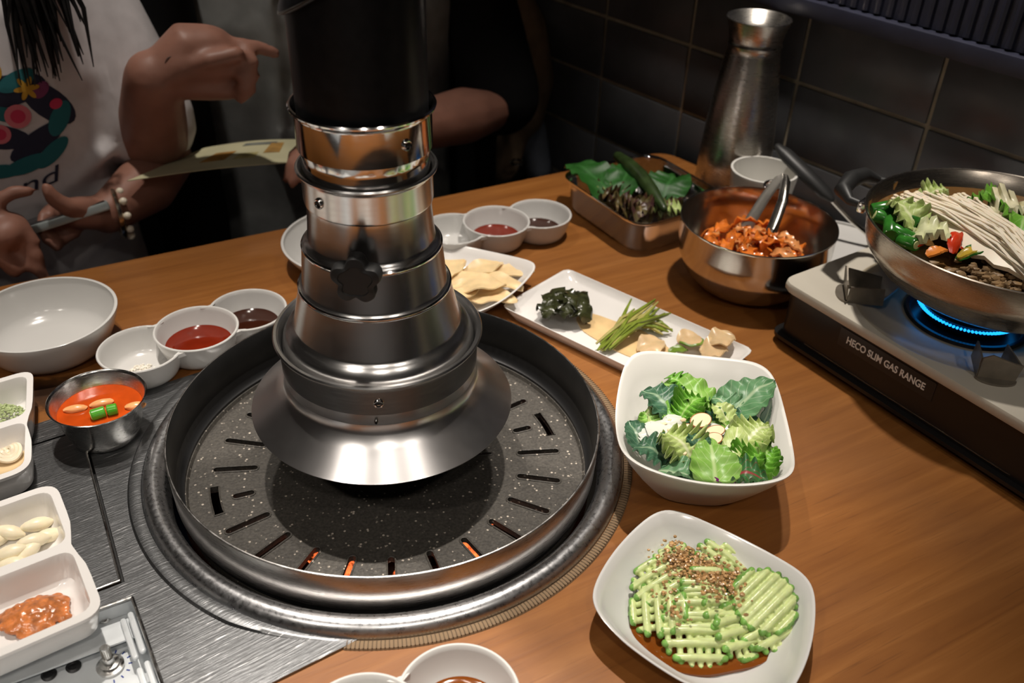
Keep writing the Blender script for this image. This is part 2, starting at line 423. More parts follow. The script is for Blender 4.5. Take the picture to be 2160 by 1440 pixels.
# ------------------------------------------------------------------ setting
FZ = -.74; CZ = 1.76
S(O('floor', *box((.0, 1.2, FZ-.025), (6.4, 6.4, .05)), floorm, smooth=False))
S(O('ceiling', *box((.0, 1.2, CZ+.025), (6.4, 6.4, .05)), ceilm, smooth=False))
S(O('wall_back', *box((-.6, 4.33, .51), (5.2, .06, 2.5)), darkwall, smooth=False))
S(O('wall_left', *box((-3.1, 1.2, .51), (.06, 6.3, 2.5)), palewall, smooth=False))
S(O('wall_front', *box((0, -1.9, .51), (6.3, .06, 2.5)), palewall, smooth=False))
wn = Vector((.76233, .64719, 0)); wt = Vector((.64719, -.76233, 0)); wd = 1.0825
def wpt(a, z, d=0): return wn*(wd+d)+wt*a+Vector((0, 0, z))
wrz = math.atan2(wt.y, wt.x)
wall = S(O('wall_right', *box(tuple(wpt(-.9, .51, .045)), (4.2, .08, 2.5), wrz), grout_m, smooth=False))
GA = [-2.0, -1.81, -1.62, -1.43, -1.252, -1.076, -.898, -.706, -.514, -.330, -.14, .05, .24, .43, .62]
GZ = [-.532, -.434, -.336, -.237, -.139, -.040, .059, .158, .246]
proto = {}
for i in range(len(GA)-1):
    for k in range(len(GZ)-1):
        w_, h_ = GA[i+1]-GA[i]-.0056, GZ[k+1]-GZ[k]-.0056
        p = wpt((GA[i]+GA[i+1])/2, (GZ[k]+GZ[k+1])/2, .004)+Vector((0, 0, 0))
        V, F = box(tuple(p), (w_, .006, h_), wrz, .0012); O('tile', V, F, tile_m, wall)
trim = S(O('trim_1', *box(tuple(wpt(-.9, .258, -.004)), (3.4, .026, .022), wrz, .003), rib_m))
pan = S(O('wall_right_panel', *box(tuple(wpt(-.9, .62, .003)), (3.4, .012, .70), wrz), rib_m, smooth=False))
V, F = tube([(0, 0, .272), (0, 0, .95)], .0048, 8)
rib0 = None
for i in range(110):
    p = wpt(-1.75+i*.0165, 0, -.004)
    if rib0 is None: rib0 = O('rib', [tuple(Vector(v)+p) for v in V], F, rib_m, pan); r0 = p
    else: dup(rib0, loc=tuple(p-r0), parent=pan)

# ------------------------------------------------------------------ table
G = (-.1095, .6506)
ue = Vector((.868, .497, 0)); ve = Vector((.52, -.854, 0)); ne = Vector((-.497, .868, 0)); E0 = Vector((-.4365, .9867, 0))
tab = E('dining_table', (-.1, .5, FZ), 'long honey-brown wooden dining table with a round grill set into it', 'table')
outl = rpoly([(-1.080, .619), (.2245, 1.3665), (.866, .638), (-.608, -.216)], [.02, .03, .02, .02], 5)
lu = Vector((-.83, -.555)).normalized(); lv = Vector((-.5, .866)).normalized(); lid_c = (-.2905, .4805)
ru = Vector((-.86, -.51)).normalized(); rv = Vector((.54, -.84)).normalized(); rc = (-.2795, .4655)
def lq(c, a, b): return (c[0]+lu.x*a+lv.x*b, c[1]+lu.y*a+lv.y*b)
def rq(a, b, c=rc): return (c[0]+ru.x*a+rv.x*b, c[1]+ru.y*a+rv.y*b)
V, F = holed(outl, [circ(G, .2035, 96), [lq(lid_c, -.0005, -.0005), lq(lid_c, .1855, -.0005), lq(lid_c, .1855, .2055), lq(lid_c, -.0005, .2055)], [rq(-.002, -.002), rq(.202, -.002), rq(.202, .127), rq(-.002, .127)]], -.04, 0)
O('tabletop', V, F, woodm, tab, angle=30)
V, F = holed(outl, [circ(G, .26, 64)], -.16, -.04)
for x, y in ((-.85, .60), (.30, 1.15), (-.62, .0), (.55, .62)):
    O('leg', *box((x, y, (FZ-.041)/2), (.07, .07, -.042-FZ), .52, .006), black_pl, tab)

# ------------------------------------------------------------------ grill
gr = E('table_grill', (G[0], G[1], 0), 'round built-in charcoal grill with tall steel collar and slotted stone-coated pan', 'grill')
g3 = (G[0], G[1], 0)
O('outer_ring', *lathe([(.192, -.012), (.1935, .002), (.196, .0075), (.2005, .0118), (.206, .0125), (.2115, .0100), (.2148, .0040), (.2150, .0005), (.2142, .0002)], g3, 160), st_ring, gr, angle=50)
O('gasket', *lathe([(.2155, .0), (.2158, .0022), (.2190, .0026), (.2225, .0018), (.2232, .0002)], g3, 120, math.radians(-91), math.radians(95)), M('braided_gasket', (.20, .13, .07), .8, bump=.6, bs=500), gr)
V, F = [], []
for i in range(230):
    a = math.radians(-90.5+184*i/229); c, s_ = math.cos(a), math.sin(a)
    v, f = box((G[0]+.2194*c, G[1]+.2194*s_, .0016), (.0066, .0008, .0022), a); V, F = join((V, F), (v, f))
o = O('gasket_braid', V, F, M('gasket_thread', (.10, .065, .035), .85), gr, smooth=False); o['kind'] = 'stuff'
O('collar', *lathe([(.1887, .0402), (.1898, .0402), (.1904, .0395), (.1892, .0035), (.1872, .0035)], g3, 192), [st_collar], gr, angle=50)
O('collar_lining', *lathe([(.1887, .0402), (.1880, .0392), (.1868, .004), (.1872, .0035)], g3, 192), shade_oxide, gr, angle=50)
O('collar_ledge', *lathe([(.1872, .012), (.1868, -.004), (.184, -.0085), (.1815, -.0095), (.181, -.018), (.178, -.030)], g3, 128), dark_in, gr, angle=50)
# pan with real slots
def slot(r0, r1, ang, wd_=.0036, n=6):
    a = math.radians(ang); d = Vector((math.cos(a), math.sin(a))); s_ = Vector((-d.y, d.x)); c = Vector(G); out = []
    for k in range(n+1):
        t = -PI/2+PI*k/n; out.append(tuple(c+d*(r1+wd_*math.cos(t)-wd_)+s_*wd_*math.sin(t)))
    for k in range(n+1):
        t = PI/2+PI*k/n; out.append(tuple(c+d*(r0+wd_*math.cos(t)+wd_)+s_*wd_*math.sin(t)))
    return out
def aslot(r, a0, a1, wd_=.0042, n=8):
    out = []
    for k in range(n+1):
        a = math.radians(a0+(a1-a0)*k/n); out.append((G[0]+(r+wd_)*math.cos(a), G[1]+(r+wd_)*math.sin(a)))
    for k in range(n, -1, -1):
        a = math.radians(a0+(a1-a0)*k/n); out.append((G[0]+(r-wd_)*math.cos(a), G[1]+(r-wd_)*math.sin(a)))
    return out
slots = []
for i in range(24):
    a = -82+15*i
    if i in (7, 19): slots.append(slot(.123, .143, a)); slots.append(aslot(.157, a-6.5, a+6.5))
    else: slots.append(slot(.119, .160, a))
slots.append(slot(.072, .096, 9, .0022))
PZ = -.016
V, F = holed(circ(G, .179, 128), slots, PZ-.006, PZ)
parts = [(V, F), lathe([(.179, PZ), (.1805, PZ+.0035), (.1822, PZ+.004), (.183, PZ+.001), (.1825, PZ-.008)], g3, 128)]
for s_ in slots: parts.append(tube([(x, y, PZ+.0002) for x, y in s_], .0009, 6, closed=True))
O('grill_pan', *join(*parts), stone, gr, angle=35)
O('fire_pot', *lathe([(.186, -.028), (.184, -.035), (.160, -.075), (.10, -.092), (0, -.094)], g3, 96), char_m, gr)
hot = [(-113, .112, .132), (-97.5, .135, .160), (-82.5, .145, .165), (-52, .112, .137), (-37.5, .112, .118), (-127.5, .112, .118), (9, .074, .094)]
V, F = [], []
V2, F2 = [], []
for i in range(130):
    a = R.uniform(0, 360); r = .165*math.sqrt(R.random())
    p = (G[0]+r*math.cos(math.radians(a)), G[1]+r*math.sin(math.radians(a)), -.070+R.uniform(-.004, .006)-.0)
    b = blob(p, (.013, .011, .012), 1, .5, 1.5, seed=i); V, F = join((V, F), b)
for a, r0, r1 in hot:
    for k in range(4):
        r = r0+(r1-r0)*k/3; aa = math.radians(a+R.uniform(-2.5, 2.5))
        b = blob((G[0]+r*math.cos(aa), G[1]+r*math.sin(aa)+.03, -.048+R.uniform(-.003, .003)), (.010, .008, .010), 1, .5, 1.5, seed=k+a); V2, F2 = join((V2, F2), b)
o = O('charcoal', V, F, char_m, gr, smooth=False); o['kind'] = 'stuff'
o = O('ember', V2, F2, ember, gr, smooth=False); o['kind'] = 'stuff'; o['label'] = 'glowing orange charcoal seen through the slots'

# ------------------------------------------------------------------ exhaust hood
hd = E('exhaust_hood', (-.1125, .6506, .06), 'tall telescopic exhaust hood pipe of polished steel with black upper tube above the grill', 'exhaust hood')
def hc(z): return (-.1118-.010*(z-.06), .6506, 0)
def hl(name, prof, m, n=128, parent=hd, angle=32):
    V, F = lathe(prof, (0, 0, 0), n); V = [(v[0]-.1118-.010*(v[2]-.06), v[1]+.6506, v[2]) for v in V]
    return O(name, V, F, m, parent, angle=angle)
hl('flange', [(.0815, .0935), (.0822, .088), (.084, .0845), (.092, .0765), (.1125, .0605), (.1133, .0598), (.1128, .0588)], st_flange)
hl('flange_underside', [(.1128, .0588), (.092, .0745), (.083, .0825), (.0795, .088), (.0795, .0935)], shade_oxide)  # dark colour put here to deepen the shade on the pan below
hl('lower_band', [(.0805, .0905), (.0815, .091), (.0815, .1035), (.0818, .1042), (.0825, .1045), (.0828, .126), (.0832, .1285), (.0850, .1305), (.0868, .1318), (.0872, .1332), (.0862, .1345), (.0840, .1345), (.0825, .133), (.0815, .128), (.0805, .1)], st_hood)
hl('bell', [(.0800, .112), (.0797, .1255), (.0785, .132), (.0755, .138), (.0720, .1415), (.0695, .1435), (.0685, .1455), (.0612, .1775), (.0608, .1795), (.0590, .1812), (.0580, .183), (.0552, .2135), (.0549, .2150), (.0542, .2168), (.0525, .2188), (.0505, .2205), (.0498, .2225), (.0486, .235), (.0478, .2485), (.0480, .252)], st_hood)
hl('hood_shade_disc', [(0, .104), (.040, .103), (.078, .100), (.0795, .098), (.0795, .090)], shade_oxide)  # unseen disc added inside the hood to keep the pan's shade black
hl('bell_seam', [(.0612, .1765), (.0620, .1780), (.0620, .1795), (.0608, .1806), (.0600, .1800)], st_pol)
hl('bell_seam', [(.0548, .2128), (.0556, .2142), (.0556, .2156), (.0545, .2170), (.054, .2160)], st_pol)
hl('middle_band', [(.0470, .2535), (.0490, .2530), (.0494, .2545), (.0494, .275), (.0500, .2768), (.0516, .2785), (.0530, .2790), (.0534, .2802), (.0526, .2814), (.0512, .2814), (.0500, .280), (.049, .277)], st_hood)
hl('neck', [(.047, .274), (.0478, .283), (.0472, .288), (.0478, .292), (.0492, .2960), (.0499, .2985), (.0497, .299)], st_pol)
hl('upper_band', [(.0490, .2965), (.0500, .2968), (.0501, .3225), (.0508, .3245), (.0520, .3258), (.0532, .3265), (.0536, .3278), (.0528, .3290), (.0515, .3290), (.0505, .3275), (.0498, .324)], st_pol)
hl('black_tube', [(.0475, .318), (.0478, .3300), (.0484, .60), (.0486, .90)], black_tube)
# slanted black sleeve further up the tube
V, F = lathe([(.0478, .0), (.0512, .001), (.0524, .0035), (.0520, .0075), (.0508, .010), (.0508, .60), (.0480, .60)], (0, 0, 0), 96)
V = [(v[0]-.1145, v[1]+.6506, v[2]+.421+(.0105 if v[2] < .1 else 0)*0+(v[0]*.62 if v[2] < .1 else 0)) for v in V]
sl = O('black_sleeve', V, F, black_tube, hd)
V, F = ringtube((0, 0, 0), .0520, .0011, 96, 6)
O('sleeve_rim', [(v[0]-.1145, v[1]+.6506, v[2]+.424+v[0]*.62) for v in V], F, st_dark, sl)
# ceiling end
O('ceiling_cap', *lathe([(.0, 1.745), (.09, 1.745), (.09, 1.758), (0, 1.758)], (-.12, .6506, 0), 48), black_tube, hd)
O('duct', *lathe([(.051, .86), (.051, 1.745)], (-.1195, .6506, 0), 64), black_tube, hd)
def screw(px, rad, cz, name, rr=.0042):
    d = Vector((px[0]-hc(cz)[0], px[1]-.6506, 0)).normalized(); c = Vector(hc(cz))+Vector((0, 0, cz))+d*rad
    q = d.to_track_quat('Z', 'Y').to_matrix().to_4x4(); Mx = Matrix.Translation(c) @ q
    V, F = lathe([(rr, -.001), (rr, .0008), (rr*.8, .0018), (rr*.62, .0016), (rr*.5, .0004), (0, .0002)], (0, 0, 0), 20)
    o = O(name, *xf((V, F), Mx), st_pol, hd); 
    V, F = box((0, 0, .0008), (rr*1.0, rr*.28, .0012)); O('slot', *xf((V, F), Mx), black_pl, o, smooth=False)
screw((-.0135, .55), .0500, .311, 'screw'); screw((-.152, .60), .0493, .265, 'screw'); screw((-.0994, .55), .0826, .1165, 'screw')
screw((-.103, .55), .0815, .0975, 'rivet', .0018)
# lobed knob
kd = Vector((-.04, -1, .04)).normalized(); kc = Vector((-.112, .6506, .2175))+kd*.056
q = kd.to_track_quat('Z', 'Y').to_matrix().to_4x4(); Mx = Matrix.Translation(kc) @ q @ Matrix.Rotation(.3, 4, 'Z') @ Matrix.Scale(.9, 4)
rings = []
for f, z in ((.55, .004), (.93, .004), (1.0, .007), (1.0, .017), (.95, .0195), (.70, .0205), (.66, .0195), (.60, .0195)):
    rings.append([( (.0188+.0030*math.cos(5*t)-.0006*math.cos(10*t))*(f if f > .8 else f/1.0)*math.cos(t), (.0188+(.0030*math.cos(5*t)-.0006*math.cos(10*t))*(1 if f > .8 else .3))*f*math.sin(t), z) for t in [2*PI*i/80 for i in range(80)]])
kn = O('knob', *xf(loft(rings, True, True), Mx), black_pl, hd)
O('knob_stem', *xf(lathe([(0, -.006), (.006, -.006), (.006, .005), (0, .005)], (0, 0, 0), 20), Mx), st_dark, kn)

# ------------------------------------------------------------------ steel service panel at the left of the grill
def pu(o, a, b): return (o[0]+pa.x*a+pb.x*b, o[1]+pa.y*a+pb.y*b)
pa = Vector((-.815, -.58)).normalized(); pb = Vector((.58, -.815)).normalized()     # pa: away to the left, pb: towards the camera
A = (-.104, .436); D = (-.2884, .769)
arc = [(G[0]+.2120*math.cos(math.radians(t)), G[1]+.2120*math.sin(math.radians(t))) for t in [146.6+(271.5-146.6)*i/60 for i in range(61)]]
outer = [D]+arc+[A, pu(A, .012, .0005), pu(A, .44, 0), pu(D, .44*.7, 0)]
lid_hole = [lq(lid_c, 0, 0), lq(lid_c, .185, 0), lq(lid_c, .185, .205), lq(lid_c, 0, .205)]
rec_hole = [rq(0, 0), rq(.20, 0), rq(.20, .125), rq(0, .125)]
sp = E('service_panel', (-.30, .60, 0), 'scratched stainless steel service panel at the left of the grill', 'panel')
V, F = holed(outer, [lid_hole, rec_hole], .0003, .0026); O('plate', V, F, st_panel, sp, angle=30)
V, F = lathe([(.2135, .0026), (.2150, .0050), (.2200, .0058), (.2245, .0048), (.2262, .0026)], g3, 120, math.radians(149), math.radians(268))
def tp(p):
    a = math.degrees(math.atan2(p[1]-G[1], p[0]-G[0])) % 360; k = max(0, min(1, (268-a)/22, (a-149)/8)); r_ = math.hypot(p[0]-G[0], p[1]-G[1]); r2_ = .2135+(r_-.2135)*(.25+.75*k)
    return (G[0]+(p[0]-G[0])*r2_/r_, G[1]+(p[1]-G[1])*r2_/r_, .0026+(p[2]-.0026)*k)
O('raised_lip', [tp(p) for p in V], F, st_panel, sp)
li = [lq(lid_c, .0030, .0030), lq(lid_c, .182, .0030), lq(lid_c, .182, .202), lq(lid_c, .0030, .202)]
V, F = holed(li, [], -.002, .0030); lid = O('lid', V, F, st_panel, sp, angle=30)
V, F = holed([lq(lid_c, -.001, -.001), lq(lid_c, .186, -.001), lq(lid_c, .186, .206), lq(lid_c, -.001, .206)], [], -.005, -.0035); O('lid_gutter', V, F, black_pl, sp, smooth=False)
# rolled edges of the openings
def edgebar(p, q_, r_, name, par): return O(name, *tube([(*p, .0030), (*q_, .0030)], r_, 8), st_cup, par)
edgebar(lq(lid_c, .003, .003), lq(lid_c, .003, .2), .0011, 'lid_edge', lid); edgebar(lq(lid_c, .003, .003), lq(lid_c, .18, .003), .0011, 'lid_edge', lid)
edgebar(rq(0, 0), rq(.2, 0), .0014, 'recess_edge', sp); edgebar(rq(0, 0), rq(0, .125), .0014, 'recess_edge', sp)
# recessed control well
grey_paint = M('pale_grey_steel', (.68, .71, .73), .35, .1, var=.1, vs=30)
W = [rq(-.001, -.001), rq(.201, -.001), rq(.201, .126), rq(-.001, .126)]
o = O('control_well', *join(*[box((*((Vector(a)+Vector(b))/2), -.011), ((Vector(a)-Vector(b)).length, .0012, .024), math.atan2(b[1]-a[1], b[0]-a[0])) for a, b in zip(W, W[1:]+W[:1])]), grey_paint, sp, smooth=False)
V, F = holed(W, [], -.0240, -.0230); O('well_floor', V, F, grey_paint, sp, smooth=False)
a, b = rq(.0065, .006), rq(.0065, .12)
for off, z, hgt, nm in ((0, -.006, .0030, 'hinge_bar'), (.006, -.010, .0030, 'hinge_bar')):
    a, b = rq(.0045+off, .008), rq(.0045+off, .045); O(nm, *tube([(*a, z), (*b, z)], hgt*.8, 8, round_end=True), grey_paint, sp)
    a, b = rq(.0045+off, .058), rq(.0045+off, .12); O(nm, *tube([(*a, z), (*b, z)], hgt*.8, 8, round_end=True), grey_paint, sp)
def shaft(c, zb, prof, m, name):
    return O(name, *lathe(prof, (c[0], c[1], zb), 24), m, sp)
kc_ = (-0.2848, 0.4226, -0.0180)
sh = shaft(kc_, -.023, [(.0095, 0), (.0098, .003), (.0070, .0035), (.0070, .006), (.0042, .0065), (.0040, .012), (.0030, .0125), (.0032, .022), (.0026, .0232), (0, .0232)], st_cup, 'control_shaft')
for i in range(14):
    a = 2*PI*i/14; O('knurl', *box((kc_[0]+.0032*math.cos(a), kc_[1]+.0032*math.sin(a), -.0055), (.0008, .0005, .009), a), st_dark, sh, smooth=False)
blue = M('blue_print', (.02, .05, .28), .6)
for i in range(8):
    a = math.radians(-60+26*i); O('dial_mark', *box((kc_[0]+.0135*math.cos(a), kc_[1]+.0135*math.sin(a), -.0228), (.0026, .0009, .0004), a), blue, sp, smooth=False)
for t in ((-0.3116, 0.4215, -0.0220), (-0.3264, 0.4140, -0.0220)): shaft(t, -.023, [(.0052, 0), (.0055, .0012), (.0040, .0022), (.0028, .001), (0, .001)], black_pl, 'rubber_grommet')
shaft((-0.3001, 0.4568, -0.0110), -.0122, [(.0048, 0), (.0048, .001), (.0036, .0026), (.0020, .0030), (.0018, .0016), (0, .0016)], st_cup, 'screw')
a, b = rq(.012, .0015), rq(.06, .0015)
O('screw_shelf', *box((*rq(.06, .012), -.013), (.118, .024, .0016), math.atan2(ru.y, ru.x)), grey_paint, sp, smooth=False)

# ------------------------------------------------------------------ ceramics
def bowl(name, c, R_, h, rb, label, cat, m=ceramic, group=None, wall=.0032, shape=.5):
    pr = [(0, .0015), (rb*.8, .0012), (rb*.86, 0), (rb, 0), (rb*1.02, .002)]
    for i in range(1, 9):
        t = i/8; pr.append((rb*1.02+(R_-rb*1.02)*t**shape, .002+(h-.004)*t))
    pr += [(R_-.0002, h-.0006), (R_-wall*.5, h), (R_-wall, h-.0006)]
    for i in range(8, 0, -1):
        t = i/8; pr.append((rb*.98+(R_-wall-rb*.98)*t**shape, .0055+(h-.009)*t))
    pr += [(rb*.8, .0048), (0, .0046)]
    V, F = lathe(pr, c, 96); return T(O(name, V, F, m, angle=50), label, cat, group)
bowl('serving_bowl', (-.4762, .7859, 0), .0712, .045, .046, 'round empty white bowl by the left edge of the table', 'bowl')
bowl('serving_bowl', (-.1913, .9918, 0), .0894, .032, .055, 'round white plate half hidden behind the hood pipe', 'plate')
cc = (.3322-.012, 1.135, 0)
bowl('small_cup', cc, .0435, .078, .026, 'small plain white cup in front of the steel jug', 'cup', melamine)
bowl('side_plate', (.405, 1.052, 0), .078, .012, .05, 'white side plate behind the stew pot with a spatula on it', 'plate')

def triple(name, cs, label, rims=(.0415, .0425, .0415), h=.032, r0=.030):
    """three fused sauce cups; the middle one keeps its full round rim"""
    V, F = [], []
    def rad(Rr, z): t = z/h; return r0*Rr/.0425+(Rr-r0*Rr/.0425)*t**.6
    for k, (x, y) in enumerate(cs):
        Rr = rims[k]; rb = r0*Rr/.0425; hh = h if k == 1 else h-.0012
        pr = [(0, .0012), (rb*.85, .0012), (rb*.9, 0), (rb, .0004)]+[(rad(Rr, h*t/10), hh*t/10) for t in range(1, 10)]
        pr += [(Rr-.0002, hh-.0008), (Rr-.0008, hh), (Rr-.0022, hh), (Rr-.0030, hh-.0008)]+[(rad(Rr, h*t/10)-.0032, .0045+(hh-.006)*t/10) for t in range(9, 0, -1)]
        pr += [(rb*.86, .0050), (0, .0046)]
        v, f = lathe(pr, (x, y, 0), 72)
        if k != 1 and len(cs) > 1:
            mx, my = cs[1]; nv = []
            for p in v:
                d = Vector((p[0]-mx, p[1]-my)); lim = rad(rims[1], min(h, max(0, p[2])))-.0016
                if d.length < lim: d = d.normalized()*lim
                nv.append((mx+d.x, my+d.y, p[2]))
            v = nv
        V, F = join((V, F), (v, f))
        # small web where the rims meet
    for a_, b_ in ((0, 1), (1, 2)):
        if b_ < len(cs):
            pa_, pb_ = Vector(cs[a_]), Vector(cs[b_]); d = (pb_-pa_); L = d.length; d.normalize(); s_ = Vector((-d.y, d.x))
            ra, rb2 = rims[a_]-.001, rims[b_]-.001; x0 = (L*L+ra*ra-rb2*rb2)/(2*L); hgt = math.sqrt(max(1e-6, ra*ra-x0*x0)); q0 = pa_+d*x0
            for sg in (1, -1):
                c0 = q0+s_*sg*hgt
                tri = [c0-d*.0085+s_*sg*.0035, c0+d*.0085+s_*sg*.0035, c0-s_*sg*.002]
                F0 = len(V); V += [(p.x, p.y, h-.0016) for p in tri]+[(p.x, p.y, h-.006) for p in tri]
                F += [(F0, F0+1, F0+2), (F0+5, F0+4, F0+3), (F0, F0+3, F0+4, F0+1), (F0+1, F0+4, F0+5, F0+2), (F0+2, F0+5, F0+3, F0)]
    return T(O(name, V, F, ceramic, angle=45), label, 'sauce dish')
def pool(name, c, r, z, m, label, clip=None, cat='sauce', lim=.041):
    V, F = lathe([(0, z), (r*.7, z), (r*.93, z+.0001), (r, z+.0009), (r-.001, z-.002), (0, z-.0022)], (c[0], c[1], 0), 56)
    if clip:
        nv = []
        for p in V:
            d = Vector((p[0]-clip[0], p[1]-clip[1]))
            if d.length < lim: d = d.normalized()*lim
            nv.append((clip[0]+d.x, clip[1]+d.y, p[2]))
        V = nv
    return T(O(name, V, F, m, angle=60), label, cat)
L3 = [(-.3673, .7495), (-.3231, .7872), (-.2814, .8278)]
triple('sauce_dish', L3, 'white three-cup sauce dish at the left between the empty bowl and the grill')
pool('chilli_sauce', L3[1], .0335, .0125, redsauce, 'dark red chilli sauce in the middle cup of the left sauce dish')
pool('soy_sauce', (L3[2][0]+.001, L3[2][1]-.001), .0325, .0105, soy, 'brown soy sauce in the end cup of the left sauce dish', L3[1], lim=.0385)
V, F = [], []
for i in range(160):
    a, r = R.uniform(0, 2*PI), .014*R.random()**.7
    b = blob((L3[0][0]-.001+r*math.cos(a), L3[0][1]-.004+r*math.sin(a)*.8, .0055+.004*(1-r/.014)), (.0011,)*3, 1, .4, 2, seed=i); V, F = join((V, F), b)
T(O('coarse_salt', V, F, M('salt', (.85, .80, .70), .4)), 'little heap of pale salt in the empty cup of the left sauce dish', 'salt', kind='stuff')
F3 = [(-.0775, 1.0275), (-.0253, 1.0502), (.0290, 1.0775)]
triple('sauce_dish', F3, 'white three-cup sauce dish at the far side of the table')
pool('chilli_sauce', F3[1], .030, .0105, redsauce, 'red chilli sauce in the middle cup of the far sauce dish')
pool('soy_sauce', F3[2], .0285, .0085, soy, 'brown soy sauce in the end cup of the far sauce dish', F3[1], lim=.0385)
B3 = [(-.145, .318), (-.0850, .3455), (-.0264, .3736)]
triple('sauce_dish', B3, 'white sauce dish cut by the bottom edge of the picture in front of the grill')
pool('amber_sauce', (B3[2][0]+.001, B3[2][1]-.001), .0305, .0085, amber, 'amber brown sauce in the dish at the bottom edge', B3[1], lim=.0385)

# ------------------------------------------------------------------ two-compartment condiment dishes
def partition(name, P, t_split, label, h=.030, base=.0033):
    """P: four corners (far-left, far-right, near-right, near-left)"""
    P = [Vector(p) for p in P]
    def lp(u, v): return (P[0]*(1-u)+P[1]*u)*(1-v)+(P[3]*(1-u)+P[2]*u)*v
    def waist(pts, amt):
        c = lp(.5, t_split); ax = (lp(.5, 1)-lp(.5, 0)).normalized(); out = []
        for p in pts:
            p = Vector(p); t = (p-c).dot(ax); s = (p-c)-ax*t; out.append(tuple(c+ax*t+s*(1-amt*math.exp(-(t/.016)**2))))
        return out
    outl = waist(rpoly([lp(0, 0), lp(1, 0), lp(1, 1), lp(0, 1)], .016, 8), .10)
    outl = resample(outl, 140); c = lp(.5, .5)
    def sc_(L, s, cc_): return [tuple(cc_+(Vector(p)-cc_)*s) for p in L]
    ins = []
    g = .055; gs = .05
    for v0, v1 in ((g*.8, t_split-.03), (t_split+.03, 1-g*.8)):
        ins.append(resample(rpoly([lp(gs+.01, v0), lp(1-gs-.01, v0), lp(1-gs-.01, v1), lp(gs+.01, v1)], .011, 6), 80))
    V, F = holed(outl, ins, h-.0006, h)
    V = [(x, y, z+base) for x, y, z in V]
    rings = [[(x, y, base+z) for x, y in sc_(outl, s, c)] for s, z in ((.80, 0), (.86, .0008), (.90, .004), (.955, .018), (.985, h-.004), (.997, h-.003), (1.0, h-.0004))]
    parts = [(V, F), loft(rings, True, False)]
    for I in ins:
        ci = sum((Vector(p) for p in I), Vector((0, 0)))/len(I)
        rr = [[(x, y, base+z) for x, y in sc_(I, s, ci)] for s, z in ((1, h), (.985, h-.0012), (.955, h-.010), (.90, .008), (.82, .0045), (.70, .0035))]
        parts.append(loft([list(reversed(r)) for r in rr], False, True))
    V, F = join(*parts); return T(O(name, V, F, porcelain, angle=35), label, 'condiment dish'), lp
_, up_lp = partition('condiment_dish', [(-.527, .652), (-.453, .706), (-.394, .569), (-.468, .515)], .50, 'white two-compartment dish with green seasoning and onion, upper one at the left edge')
_, lo_lp = partition('condiment_dish', [(-.452, .495), (-.368, .555), (-.279, .428), (-.363, .366)], .50, 'white two-compartment dish with garlic and paste, lower one at the left edge')
V, F = [], []
c0 = (-0.4638, 0.6642, 0.0140)
for i in range(260):
    a, r = R.uniform(0, 2*PI), .0185*R.random()**.6
    b = blob((c0[0]-.004+r*math.cos(a)*1.1, c0[1]+r*math.sin(a)*.8, .008+.012*(1-(r/.0185)**1.5)+R.uniform(-.001, .001)), (.0017, .0013, .0012), 1, .5, 2, seed=i); V, F = join((V, F), b)
T(O('green_seasoning', V, F, M('pale_green_paste', (.42, .50, .24), .6, var=.2, vs=200)), 'heap of pale green crumbly seasoning in the upper condiment dish', 'seasoning', kind='stuff')
on = M('onion_slice', (.82, .72, .55), .3, sss=.2)
c1 = (-0.4355, 0.6088, 0.0120)
rings = join(*[tube([(c1[0]-.002+r*math.cos(t)*1.0, c1[1]+r*math.sin(t)*.95, c1[2]+.002+.002*math.sin(2*t)+k*.0008) for t in [2*PI*i/36 for i in range(36)]], .0022, 6, closed=True) for k, r in enumerate((.0105, .0075, .0045))], blob((c1[0]-.002, c1[1], c1[2]+.003), (.003, .003, .002)))
T(O('onion_slice', *rings, on), 'pale ringed onion slice in the upper condiment dish', 'onion')
pool('onion_juice', (c1[0]-.006, c1[1]-.004), .020, .0088, M('pale_juice', (.70, .52, .30), .1), 'thin pale brown juice under the onion slice', cat='sauce')
gl = [(18,1122,10,-.5), (78,1106,9,.1), (70,1140,9,.15), (20,1165,9,-.1), (58,1163,10,.5), (100,1130,9,.2), (25,1190,8,-.3), (5,1140,9,.2)]
gn = ['garlic clove furthest left', 'garlic clove at the far back', 'garlic clove in the middle of the heap', 'garlic clove at the left front of the heap', 'garlic clove in front of the middle one', 'garlic clove nearest the right wall', 'garlic clove nearest the dividing wall', 'garlic clove beside the left picture edge']
GP = [(-0.3934, 0.5162, 0.0140), (-0.3756, 0.5264, 0.0130), (-0.3690, 0.5065, 0.0160), (-0.3816, 0.4935, 0.0160), (-0.3704, 0.4978, 0.0130), (-0.3635, 0.5166, 0.0110), (-0.3770, 0.4853, 0.0120), (-0.4027, 0.5085, 0.0120)]
for (x, y, z), (_, _, _, an), nm in zip(GP, gl, gn):
    rot = Matrix.Rotation(an+.5, 3, 'Z') @ Matrix.Rotation(.2*math.sin(an*9), 3, 'Y')
    V, F = lathe([(0, -1), (.35, -.93), (.7, -.65), (.95, -.2), (1, .15), (.85, .5), (.5, .8), (.2, 1.02), (0, 1.08)], (0, 0, 0), 20)
    V = [Vector((x, y, z))+rot @ Vector((v[2]*.0125, v[0]*.0062*(1+.1*v[2]), v[1]*.0056)) for v in V]
    T(O('garlic_clove', V, F, garlic_m), 'peeled '+nm+', lower condiment dish', 'garlic', 'peeled garlic cloves in the lower condiment dish')
